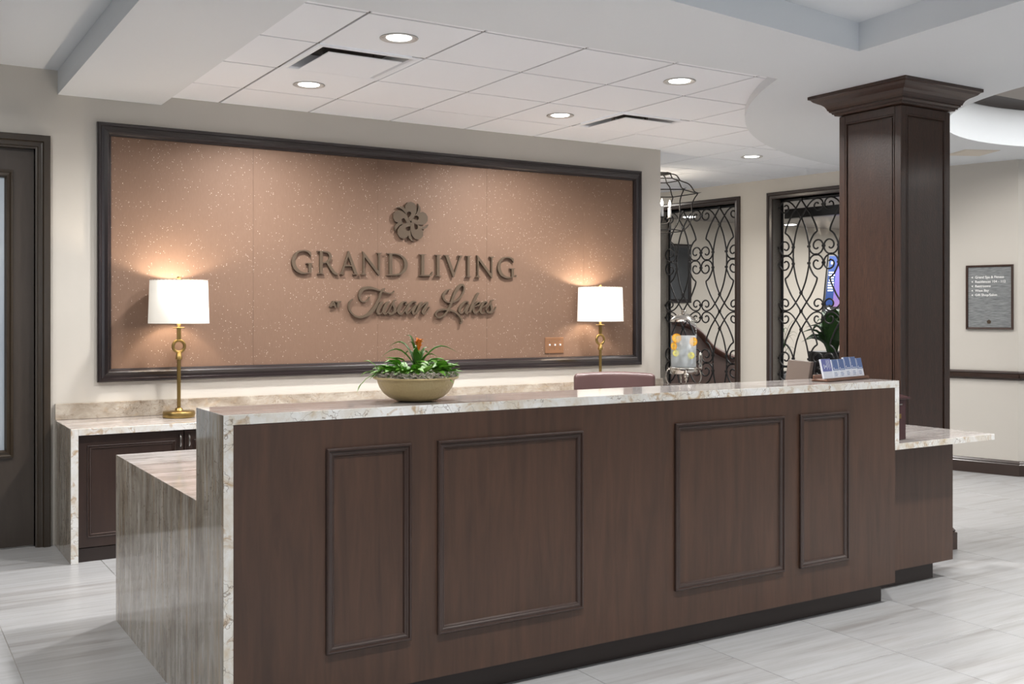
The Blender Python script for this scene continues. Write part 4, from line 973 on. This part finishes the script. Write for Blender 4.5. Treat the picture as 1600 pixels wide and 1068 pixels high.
# ================================================================== BEVERAGE DISPENSER on a side table
TXc, TYc, TZ = at(1068, 600, 6.62)[0], 6.62, 0.79
TXc = 5.83
TXc = at(1068, 600, 6.62)[0]
ta = thing('side_table', 'small dark side table under the drink dispenser past the credenza', 'table', (TXc, TYc, 0))
B().bbox(5.672, TXc+0.33, TYc-0.26, TYc+0.26, TZ-0.03, TZ, 0.003).obj('tabletop', M['cab'], ta)
for sx in (5.70, TXc+0.30):
    for sy in (-0.23, 0.23): B().box(sx-0.02, sx+0.02, TYc+sy-0.02, TYc+sy+0.02, 0, TZ-0.03).obj('leg', M['cab'], ta)
dp = thing('drink_dispenser', 'clear drink dispenser of citrus water on a silver scrolled stand', 'dispenser', (TXc, TYc, TZ))
c0 = (TXc, TYc, 0)
dsc = (TXc*math.sin(YAW)+TYc*math.cos(YAW))/1625.0      # metres per pixel at that depth
def zp(v): return CAM_H+(490-v)*dsc
RG = 20.5*dsc
b = B().lathe([(RG*1.0, zp(574)), (RG, zp(501)), (RG-0.004, zp(501)), (RG-0.004, zp(573)), (0, zp(573))], 40, c0); b.obj('canister', M['acrylic'], dp)
wt = B().lathe([(0, zp(572.5)), (RG-0.006, zp(572.5)), (RG-0.006, zp(524)), (0, zp(524))], 40, c0); wt.obj('water', M['water'], dp)
B().lathe([(RG+0.002, zp(502.5)), (RG+0.002, zp(499.5)), (RG*0.96, zp(498)), (RG*0.72, zp(494.5)), (RG*0.42, zp(491)), (RG*0.14, zp(489)), (RG*0.1, zp(487.5)), (RG*0.24, zp(486)), (RG*0.24, zp(484.8)), (0, zp(484.5))], 32, c0).obj('lid', M['chrome'], dp)
B().lathe([(0, zp(573.6)), (RG+0.004, zp(573.6)), (RG+0.007, zp(575)), (RG+0.003, zp(583)), (RG-0.006, zp(584)), (0, zp(584))], 32, c0).obj('base_ring', M['chrome'], dp)
for q, ua in enumerate((-1, 1)):
    o1 = Rv*ua
    P = [(RG*1.0, zp(575)), (RG*1.22, zp(578)), (RG*1.34, zp(586)), (RG*1.28, zp(594)), (RG*1.12, zp(599.5)), (RG*1.3, TZ+0.007)]
    L = [Vector((TXc, TYc, z))+o1*r for r, z in P]
    B().tube(catmull([tuple(p) for p in L], 4), 0.006, 8).obj('leg', M['chrome'], dp)
for q, ua in enumerate((-1, 1)):
    o1 = Fv*ua
    P = [(RG*1.0, zp(575)), (RG*1.22, zp(578)), (RG*1.34, zp(586)), (RG*1.28, zp(594)), (RG*1.12, zp(599.5)), (RG*1.3, TZ+0.007)]
    B().tube(catmull([tuple(Vector((TXc, TYc, z))+o1*r) for r, z in P], 4), 0.006, 8).obj('leg', M['chrome'], dp)
b = B(); pf = Vector((TXc, TYc, zp(585)))-Fv*(RG+0.02)
b.sphere(tuple(pf), 0.022, 12, (1, 1, 1.2)); b.sphere((pf.x, pf.y, pf.z-0.03), 0.014, 10, (1, 1, 1.4)); b.tube([Vector((TXc, TYc, zp(578)))-Fv*RG, pf], 0.012, 8); b.obj('spigot', M['chrome'], dp)
p2 = Vector((TXc, TYc, 0))+Rv*(RG+0.028)-Fv*0.02
b = B().lathe([(0, zp(578)), (0.014, zp(577)), (0.016, zp(571)), (0.010, zp(568)), (0.016, zp(564)), (0.012, zp(560)), (0.016, zp(556)), (0.011, zp(551)), (0, zp(550))], 14, (p2.x, p2.y, 0)); b.obj('tap_handle', M['chrome'], dp)
def slice_(u, v, r, peel, flesh, label, turn):
    d_ = (u-1068)*dsc; fo = math.sqrt(max(0, (RG-0.0075)**2-d_*d_))
    p = Vector((TXc, TYc, zp(v)))+Rv*d_-Fv*fo
    t = tag(D.objects.new('citrus_slice', None), label, 'fruit', 'citrus slices in the dispenser'); C.objects.link(t); t.location = p
    mx = Matrix.Rotation(-YAW+turn, 3, 'Z') @ Matrix.Rotation(PI/2, 3, 'X')
    B().lathe([(r*0.86, -0.003), (r, -0.003), (r, 0.003), (r*0.86, 0.003)], 24, tuple(p), mtx=mx, smooth=False).obj('peel', peel, t)
    b = B()
    for k_ in range(8):
        a0, a1 = 2*PI*k_/8+0.05, 2*PI*(k_+1)/8-0.05; pts = [(0.1*r*math.cos((a0+a1)/2), 0.1*r*math.sin((a0+a1)/2))]+[(0.84*r*math.cos(a0+(a1-a0)*j/3), 0.84*r*math.sin(a0+(a1-a0)*j/3)) for j in range(4)]
        b.prism(pts, 1, lambda x_, y_, w_: tuple(p+mx @ Vector((x_, y_, -0.0028 if w_ == 0 else 0.0028))))
    b.obj('segments', flesh, t)
slice_(1055, 527.5, 0.038, M['orange'], M['orange_in'], 'orange slice high on the left inside the drink dispenser', -0.35)
slice_(1081, 533, 0.036, M['orange'], M['orange_in'], 'orange slice on the right inside the drink dispenser', 0.4)
slice_(1051.5, 540, 0.034, M['orange'], M['orange_in'], 'orange slice at the left edge inside the drink dispenser, turned edge-on', -1.0)
slice_(1054, 551, 0.026, M['lemon'], M['lemon_in'], 'lemon slice low on the left inside the drink dispenser', -0.5)
slice_(1077, 554.5, 0.028, M['lemon'], M['lemon_in'], 'lemon slice low on the right inside the drink dispenser', 0.2)
b = B(); rnd = random.Random(5)
for q in range(60):
    a, r = rnd.uniform(0, 2*PI), (RG-0.04)*math.sqrt(rnd.random()); s_ = rnd.uniform(0.012, 0.018)
    z_ = rnd.uniform(zp(566), zp(527)); mx = Matrix.Translation((TXc+r*math.cos(a), TYc+r*math.sin(a), z_)) @ Matrix.Rotation(rnd.uniform(0, 3), 4, Vector((rnd.random(), rnd.random(), rnd.random()+0.1)).normalized())
    b.box(-s_, s_, -s_, s_, -s_*0.7, s_*0.7, mx)
o = b.obj('ice_cubes', M['ice'], dp); o['kind'] = 'stuff'

# ================================================================== CEILING LIGHTS AND VENTS
def ceiling_light(x, y, z, label):
    t = thing('ceiling_light', label, 'light', (x, y, z), 'recessed round ceiling lights')
    B().lathe([(0.094, 0.0), (0.096, -0.003), (0.092, -0.0055), (0.085, -0.005), (0.066, -0.001), (0.062, 0.002)], 40, (x, y, z)).obj('trim_ring', M['ring'], t)
    B().lathe([(0.0, -0.0015), (0.060, -0.0015), (0.064, 0.001)], 32, (x, y, z)).obj('lens', M['lamp_on'], t)
    return t
ll = ['bright recessed ceiling light nearest the camera, above the GRAND lettering', 'recessed ceiling light at front right beside the curved soffit', 'recessed ceiling light at rear left below the first air vent',
      'recessed ceiling light left of the second air vent', 'recessed ceiling light past the corner above the cage chandelier']
for (x, y), lb in zip(LIGHTS, ll): ceiling_light(x, y, ZT-0.0005, lb)
def vent(i, j, label):
    x0, y0 = TX0+i*TDX+0.004, TY0+j*TDY+0.004; x1, y1 = x0+TDX-0.008, y0+TDY-0.008; cx_, cy_ = (x0+x1)/2, (y0+y1)/2
    t = thing('air_vent', label, 'vent', (cx_, cy_, ZT), 'square ceiling diffusers')
    prof = [(0, 0.0), (0.008, -0.005), (0.03, -0.005), (0.042, -0.001), (0.048, 0.008), (0.05, 0.09)]
    b = B(); k = len(prof); vs = []
    for (cx, cy, sx, sy) in ((x0, y0, 1, 1), (x1, y0, -1, 1), (x1, y1, -1, -1), (x0, y1, 1, -1)):
        for o_, z in prof: vs.append((cx+sx*o_, cy+sy*o_, ZT+z))
    b.add(vs, [(c*k+q, ((c+1) % 4)*k+q, ((c+1) % 4)*k+q+1, c*k+q+1) for c in range(4) for q in range(k-1)]); b.obj('diffuser_frame', M['ctile'], t)
    B().box(x0+0.05, x1-0.05, y0+0.05, y1-0.05, ZT+0.085, ZT+0.095).obj('duct', M['dark_void'], t)
    b = B(); b.bbox(x0+0.088, x1-0.088, y0+0.088, y1-0.088, ZT-0.014, ZT-0.008, 0.002); b.obj('plaque', M['ctile'], t)
    b = B()
    for sx in (-1, 1): b.box(cx_+sx*0.15-0.01, cx_+sx*0.15+0.01, cy_-0.01, cy_+0.01, ZT-0.008, ZT+0.085)
    b.obj('bracket', M['nickel'], t)
# the tile grid backing must open over the vents: their wells sit just under it
vent(0, 1, 'square white ceiling diffuser left of the nearest ceiling light')
vent(4, 2, 'square white ceiling diffuser near the curved soffit')
t = thing('air_vent', 'flush cream ceiling grille right of the column', 'vent', (7.68, 5.25, ZG), 'square ceiling diffusers')
mx = Matrix.Translation((7.68, 5.25, ZG)) @ Matrix.Rotation(math.radians(-25), 4, 'Z')
B().bbox(-0.15, 0.15, -0.15, 0.15, -0.004, 0.004, 0.001, mx).obj('grille_frame', M['wall_far'], t)
B().bbox(-0.13, 0.13, -0.13, 0.13, -0.006, -0.003, 0.001, mx).obj('grille_face', M['wall_far'], t)

# ================================================================== WINDOWS WITH IRON GRILLES
def catm2(P, n=6): return catmull(P, n)
def spiral(cx, cz, r0, a0, sgn, hold=PI, turns=3.6, n=34):
    out = []
    for i in range(n+1):
        t = i/n; a = hold+0 if False else t*(hold+turns)
        r = r0 if a < hold else r0*max(0.12, (1-(a-hold)/turns)**0.75*0.78+0.12 if a > hold+1.0 else 1-(a-hold)*0.2)
        out.append((cx+r*math.cos(a0+sgn*a), cz+r*math.sin(a0+sgn*a)))
    return out
def scroll_path(pre, c, r, far_x):
    """pre: leading points ending on the circle at its unit side; loops over the far side and curls in"""
    return pre
def cell_strands():
    S1 = [(0, 0), (0.03, 0.042), (0.064, 0.09), (0.115, 0.16), (0.155, 0.235), (0.18, 0.29), (0.19, 0.33)]
    S2 = [(0.19, 0.33), (0.15, 0.36), (0.118, 0.41), (0.1, 0.452), (0.0935, 0.478)]
    c = (0.177, 0.479); r = 0.0815
    # angles: unit side = pi, rises to the top (pi/2), far side 0, then curls in below
    for i in range(1, 40):
        a = i/39*(PI+1.75*PI); rr = r if a < PI else r*(0.80-0.62*((a-PI)/(1.75*PI)))
        if PI*0.8 < a <= PI: rr = r*(1-0.0*(a-PI*0.8))
        if a > PI: rr = r*(1-(a-PI)/(PI/2)*0.25) if a < 1.5*PI else r*(0.75-(a-1.5*PI)/(1.25*PI)*0.58)
        cx_ = c[0]+(0.012 if a > 1.5*PI else 0.012*max(0, (a-PI)/(PI/2)))
        S2.append((cx_+rr*math.cos(PI-a), c[1]+rr*math.sin(PI-a)))
    S3 = [(0.0955, 0.561), (0.0915, 0.478), (0.078, 0.4), (0.055, 0.31), (0.028, 0.24), (0, 0.184), (-0.03, 0.136), (-0.064, 0.09), (-0.1, 0.047), (-0.14, 0.018), (-0.178, 0.006)]
    c = (-0.19, 0.07); r = 0.064
    for i in range(1, 32):
        a = i/31*(PI/2+1.8*PI); rr = r if a < PI/2 else (r*(1-(a-PI/2)/(PI/2)*0.2) if a < PI else r*(0.8-(a-PI)/(1.3*PI)*0.62))
        S3.append((c[0]+0.0-rr*math.sin(a), c[1]-rr*math.cos(a)))
    return S1, S2, S3
S1, S2, S3 = cell_strands()
GD = 0.075        # depth of the ironwork inside the opening
strand_cache = {}
def grille(name, centres, lo, hi, label):
    p0 = A3((lo+hi)/2, WZ0, GD)
    t = thing('iron_grille', label, 'grille', p0, 'scrolled iron grilles in the window openings')
    nodes = [(2.536, -1), (1.414, 1), (1.414, -1), (0.292, 1)]
    for c in centres:
        for zn, sg in nodes:
            for sx in (-1, 1):
                for nm, S in (('ogee_bar', S1), ('scroll', S2), ('lens_bar', S3)):
                    P = [(c-sx*x, zn+sg*z) for x, z in S]
                    if nm == 'ogee_bar': P = catmull(P, 3)
                    elif nm == 'lens_bar': P = catmull(P[:11], 3)+P[11:]
                    else: P = catmull(P[:5], 3)+P[5:]
                    P = [q for q in P if lo+0.004 < q[0] < hi-0.004]
                    if len(P) < 3: continue
                    B().tube([A3(s_, z_, GD+(0.004 if nm == 'lens_bar' else 0)) for s_, z_ in P], 0.0084, 6).obj(nm, M['iron'], t)
        b = B()
        for zn, sg in nodes:
            for x, z in ((0, 0.184), (0.0925, 0.478), (-0.0925, 0.478), (0.26, 0.478), (-0.26, 0.478), (0.177, 0.561), (-0.177, 0.561), (0.256, 0.07), (-0.256, 0.07), (0, 0)):
                s_ = c+x
                if not lo+0.01 < s_ < hi-0.01: continue
                vs = [A3(s_+dx*0.013, zn+sg*z+dz*0.011, GD+dd*0.011) for dz in (-1, 1) for dd in (-1, 1) for dx in (-1, 1)]
                b.add(vs, [(0, 2, 3, 1), (4, 5, 7, 6), (0, 1, 5, 4), (2, 6, 7, 3), (0, 4, 6, 2), (1, 3, 7, 5)])
        o_ = b.obj('collars', M['iron'], t); o_['kind'] = 'stuff'
    return t
def window(n, rng):
    lo, hi = rng; wn = sgroup('window_%d' % n, A3((lo+hi)/2, WZ0, 0))
    to = lambda x, z, h_: A3(x, z, -h_)
    B().frame(lo-0.068, hi+0.068, WZ0-0.068, WZ1+0.068, [(0, 0.0), (0, 0.02), (0.01, 0.028), (0.03, 0.028), (0.036, 0.018), (0.06, 0.014), (0.068, 0.01), (0.068, -0.165)], to).obj('window_casing', M['darktrim'], wn)
    b = B(); 
    for s0, s1, z0, z1 in ((lo, lo+0.02, WZ0, WZ1), (hi-0.02, hi, WZ0, WZ1), (lo, hi, WZ0, WZ0+0.02), (lo, hi, WZ1-0.02, WZ1)): abox(b, s0, s1, z0, z1, 0.13, 0.15)
    b.obj('glazing_bar', M['black'], wn)
    abox(B(), lo+0.018, hi-0.018, WZ0+0.018, WZ1-0.018, 0.138, 0.142).obj('window_pane', M['pane'], wn)
window(1, W1); window(2, W2)
grille('w1', (1.53, 2.053), W1[0], W1[1], 'black scrolled iron grille in the left window opening, behind the chandelier')
grille('w2', (0.487, -0.038), W2[0], W2[1], 'black scrolled iron grille in the right window opening, beside the column')

# ================================================================== CAGE CHANDELIER
HX, HY = 6.757, 7.9
HX = at(1029, 320, HY)[0]
cd = thing('cage_chandelier', 'black wire cage chandelier with candle bulbs past the wall corner', 'chandelier', (HX, HY, 2.76))
hd = (HX*math.sin(YAW)+HY*math.cos(YAW))/1625.0
def hz(v): return CAM_H+(490-v)*hd
kx = hd
prof = [(20*kx, hz(271.5)), (28*kx, hz(274)), (33*kx, hz(281)), (36*kx, hz(283)), (48*kx, hz(288)), (56*kx, hz(299)), (61*kx, hz(302)), (56*kx, hz(310)), (52*kx, hz(320)), (52*kx, hz(335)), (48*kx, hz(350)), (38*kx, hz(361))]
B().lathe([(0, hz(269)), (20*kx, hz(269)), (20*kx, hz(272)), (0, hz(272))], 24, (HX, HY, 0)).obj('top_plate', M['iron'], cd)
b0 = -YAW
for q in range(6):
    a = b0+2*PI*q/6
    P = catmull([(HX+r*math.cos(a), HY+r*math.sin(a), z) for r, z in prof], 4)
    B().tube(P, 0.0062, 6).obj('rib', M['iron'], cd)
    B().tube([(HX+r*math.cos(a), HY+r*math.sin(a), z) for r, z in ((58*kx, hz(302)), (67*kx, hz(300.5)))], [0.007, 0.001], 6).obj('spike', M['iron'], cd)
for rr, v in ((33, 282), (60, 302), (38, 361)):
    P = []
    for q in range(6):
        a0, a1 = b0+2*PI*q/6, b0+2*PI*(q+1)/6
        for j in range(4):
            t_ = j/4; x = rr*kx*((1-t_)*math.cos(a0)+t_*math.cos(a1)); y = rr*kx*((1-t_)*math.sin(a0)+t_*math.sin(a1)); P.append((HX+x, HY+y, hz(v)))
    P.append(P[0]); B().tube(P, 0.0058, 6, caps=False).obj('hoop', M['iron'], cd)
B().tube([(HX, HY, hz(269)), (HX, HY, hz(348))], 0.008, 8).obj('centre_rod', M['iron'], cd)
for q in range(4):
    a = b0+0.15+PI/2*q; r = 18*kx
    ar = B().tube(catmull([(HX, HY, hz(349)), (HX+0.5*r*math.cos(a), HY+0.5*r*math.sin(a), hz(350)), (HX+0.9*r*math.cos(a), HY+0.9*r*math.sin(a), hz(347)), (HX+r*math.cos(a), HY+r*math.sin(a), hz(341))], 4), 0.006, 6)
    ar.lathe([(0, hz(342)), (4.6*kx, hz(341)), (4.6*kx, hz(340)), (0, hz(339.5))], 12, (HX+r*math.cos(a), HY+r*math.sin(a), 0))
    ar.obj('arm', M['iron'], cd)
    ca_ = B().lathe([(0, hz(340)), (2.7*kx, hz(340)), (2.7*kx, hz(324)), (0, hz(323.5))], 14, (HX+r*math.cos(a), HY+r*math.sin(a), 0)).obj('candle_sleeve', M['white'], cd)
    B().lathe([(0, hz(324)), (1.6*kx, hz(322)), (2.3*kx, hz(319)), (1.4*kx, hz(315.5)), (0, hz(311.5))], 12, (HX+r*math.cos(a), HY+r*math.sin(a), 0)).obj('candle_bulb', M['flame'], cd)
point('chandelier_glow', (HX, HY, hz(330)), 6, (1, 0.86, 0.68), 0.1)

# ================================================================== DIRECTORY SIGN
s0, s1, z0, z1 = 0.106, 0.499, 1.253, 1.812
ds = thing('directory_sign', 'brushed silver directory plaque with white arrows and a brown wood frame', 'sign', B3((s0+s1)/2, z0, 0.0))
B().frame(s0, s1, z0, z1, [(0, 0), (0, 0.018), (0.004, 0.02), (0.016, 0.018), (0.018, 0.010)], lambda x, z, h_: B3(x, z, h_)).obj('frame', M['column'], ds)
pbox(B(), B3, s0+0.017, s1-0.017, z0+0.017, z1-0.017, 0.001, 0.010).obj('plate', M['sign'], ds)
def text_mesh(b, body, size, f, x, z, d, bold=0.0):
    cu = D.curves.new('t', 'FONT'); cu.body = body; cu.size = size; cu.offset = bold; cu.resolution_u = 3
    o = D.objects.new('t', cu); C.objects.link(o)
    me = D.meshes.new_from_object(o.evaluated_get(bpy.context.evaluated_depsgraph_get()))
    b.add([f(x+v.co.x, z+v.co.y, d) for v in me.vertices], [tuple(p.vertices) for p in me.polygons])
    D.objects.remove(o); D.curves.remove(cu); D.meshes.remove(me)
lines = ['Grand Spa & Fitness', 'Residences 104 - 112', 'Restrooms', 'West Bay', 'Gift Shop/Salon']
for q, ln in enumerate(lines):
    zz = z1-0.115-q*0.0385; b = B(); text_mesh(b, ln, 0.0295, B3, s0+0.076, zz, 0.0108, 0.0006); b.obj('lettering_line', M['text_white'], ds)
    b = B(); b.prism([(s0+0.044, zz+0.009), (s0+0.06, zz+0.018), (s0+0.056, zz+0.009), (s0+0.06, zz)], 0.0008, lambda u, v, w_: B3(u, v, 0.0102+w_)); b.obj('arrow', M['text_white'], ds)
b = B()
for q in range(5):
    a = PI/2+2*PI*q/5; c_ = (s0+0.193+0.009*math.cos(a), z0+0.065+0.009*math.sin(a))
    b.prism([(c_[0]+0.010*math.cos(2*PI*k_/10), c_[1]+0.010*math.sin(2*PI*k_/10)) for k_ in range(10)], 0.001, lambda u, v, w_: B3(u, v, 0.0102+w_))
b.obj('emblem', M['bronze'], ds)

# ================================================================== BEYOND THE GRILLES
# framed dark mirror on the lounge wall
(mx0, mz1), (mx1, mz0) = at(1036, 380, 11.74), at(1079, 473, 11.74)
mr_ = thing('wall_mirror', 'dark framed mirror on the lounge wall seen through the left grille', 'mirror', ((mx0+mx1)/2, 11.74, mz0))
B().frame(mx0, mx1, mz0, mz1, [(0, 0), (0, 0.03), (0.02, 0.035), (0.05, 0.02), (0.055, 0.01)], lambda x, z, h_: (x, 11.75-h_, z)).obj('frame', M['frame'], mr_)
B().box(mx0+0.05, mx1-0.05, 11.735, 11.748, mz0+0.05, mz1-0.05).obj('glass', M['mirror'], mr_)
# leaning display screen
ky = thing('display_screen', 'tall leaning blue display screen in the lounge seen through the right grille', 'screen', (9.9, 8.95, 0.0))
q0 = at(1287, 490, 8.8); q1 = at(1296, 400, 9.0)
kd = Vector((1.0, -0.35, 0)).normalized(); 
ks = Matrix.Identity(4)
base_p = Vector((q0[0]+0.0, 8.8, q0[1]-0.0)); top_p = Vector((q1[0], 9.0, q1[1]))
up_ = (top_p-base_p).normalized(); side_ = kd; nrm_ = side_.cross(up_).normalized()
if nrm_.dot(Vector((-1, -1, 0))) < 0: nrm_ = -nrm_
Ls = (top_p-base_p).length
def K3(u, v, d): return tuple(base_p+side_*u+up_*v+nrm_*d)
pbox(B(), lambda s_, z_, d: K3(s_, z_, d), -0.01, 0.42, -0.12, Ls+0.02, -0.04, 0).obj('housing', M['black'], ky)
pbox(B(), K3, 0.005, 0.105, 0.0+0.12, Ls, 0, 0.003).obj('blue_screen', M['scr_blue'], ky)
pbox(B(), K3, 0.107, 0.405, 0.10, Ls, 0, 0.003).obj('violet_screen', M['scr_violet'], ky)
b = B(); rnd = random.Random(2)
for q in range(8): w_ = rnd.uniform(0.03, 0.042); pbox(b, K3, 0.055-w_, 0.055+w_, Ls*(0.70-0.045*q), Ls*(0.70-0.045*q)+0.017, 0.003, 0.0045)
for q in range(3): pbox(b, K3, 0.02+0.02*q, 0.05+0.02*q, Ls*(0.05+0.03*(q % 2)), Ls*(0.05+0.03*(q % 2))+0.02, 0.003, 0.0045)
pbox(b, K3, 0.03, 0.07, Ls*0.86, Ls*0.90, 0.003, 0.0045)
b.obj('screen_text', M['scr_white'], ky)
b = B(); b.tube([K3(0.2, -0.1, -0.05), (base_p.x+0.25, base_p.y+0.1, 0.02)], 0.03, 8); b.lathe([(0, 0), (0.22, 0), (0.22, 0.02), (0, 0.025)], 24, (base_p.x+0.25, base_p.y+0.1, 0.0)); b.obj('stand', M['black'], ky)
# leather settee behind the left grille
SY = 9.35
se = thing('leather_settee', 'curved-back leather settee behind the left grille', 'settee', (9.0, SY, 0))
px = [(1078, 508), (1090, 516), (1100, 525), (1112, 540), (1124, 549), (1138, 556), (1150, 560)]
crv = catmull([at(u, v, SY) for u, v in px], 4)
poly = crv+[(crv[-1][0], 0.42), (crv[0][0]-0.3, 0.42), (crv[0][0]-0.3, crv[0][1]+0.05)]
b = B(); b.prism(poly, 1, lambda u, v, w_: (u, SY+0.02 if w_ == 0 else SY+0.12, v)); b.obj('back_panel', M['leather_taupe'], se)
B().tube([(crv[0][0]-0.3, SY+0.04, crv[0][1]+0.06)]+[(x, SY+0.04, z) for x, z in crv], 0.055, 12, flat=0.8).obj('rolled_top', M['leather_red'], se)
B().bbox(crv[0][0]-0.3, crv[-1][0]+0.02, SY-0.62, SY+0.02, 0.3, 0.47, 0.04, None, 3).obj('seat', M['leather_red'], se)
for xx in (crv[0][0]-0.24, crv[-1][0]-0.06):
    for yy in (SY-0.55, SY+0.05): B().tube([(xx, yy, 0.0), (xx, yy, 0.31)], [0.018, 0.028], 8).obj('leg', M['column'], se)
# big leafed plant in black planter by the right grille
PXc, PYc = at(1300, 560, 8.15)[0], 8.15
pl_ = thing('potted_plant', 'dark broad-leafed plant in a black planter behind the right grille', 'plant', (PXc, PYc, 0))
B().lathe([(0, 0), (0.2, 0), (0.26, 0.92), (0.27, 0.96), (0.24, 0.96), (0.22, 0.9), (0, 0.9)], 24, (PXc, PYc, 0)).obj('planter', M['black'], pl_)
rnd = random.Random(21)
for q in range(34):
    a = 2*PI*q/34*3+rnd.uniform(-0.3, 0.3); ln = rnd.uniform(0.12, 0.34); b = B()
    blade(b, (PXc+0.04*math.cos(a), PYc+0.04*math.sin(a), 0.9+rnd.uniform(0, 0.08)), (math.cos(a), math.sin(a), 0), ln, rnd.uniform(0.08, 0.12), rnd.uniform(0.15, 0.52), rnd.uniform(0, 0.14), 7, 0.2)
    b.obj('leaf', M['leaf_deep'], pl_)
# wispy grass plant beside it
GX, GY = at(1217, 560, 8.9)[0], 8.9
gp = thing('spider_plant', 'wispy thin-leaved plant in a dark pot at the left jamb of the right grille', 'plant', (GX, GY, 0))
B().lathe([(0, 0), (0.12, 0), (0.15, 0.7), (0.13, 0.7), (0, 0.66)], 20, (GX, GY, 0)).obj('pot', M['black'], gp)
for q in range(26):
    a = rnd.uniform(0, 2*PI); b = B(); blade(b, (GX, GY, 0.66), (math.cos(a), math.sin(a), 0), rnd.uniform(0.12, 0.32), 0.014, rnd.uniform(0.35, 0.68), rnd.uniform(0.05, 0.3), 8, 0.2); b.obj('leaf', M['leaf_deep'], gp)
# lounge ceiling lights
for (u, v) in ((1235, 353), (1077, 341)):
    t_ = (u-800)/1625.0; dx, dy, dz = math.sin(YAW)+math.cos(YAW)*t_, math.cos(YAW)-math.sin(YAW)*t_, (490-v)/1625.0; s_ = (2.755-CAM_H)/dz
    X, Y = dx*s_, dy*s_
    if Y > 11.6: X, Y = X*11.2/Y, 11.2
    t = thing('ceiling_light', 'small ceiling light in the lounge seen through the %s grille' % ('right' if u > 1150 else 'left'), 'light', (X, Y, 2.755), 'recessed round ceiling lights')
    B().lathe([(0, -0.004), (0.085, -0.004), (0.09, 0.0)], 24, (X, Y, 2.775)).obj('lens', M['lamp_on'], t)

# dark horizontal bar in the lounge behind the right opening
struct(abox(B(), -0.6, 1.0, 2.40, 2.50, 0.5, 0.6).obj('trim_4', M['black']))
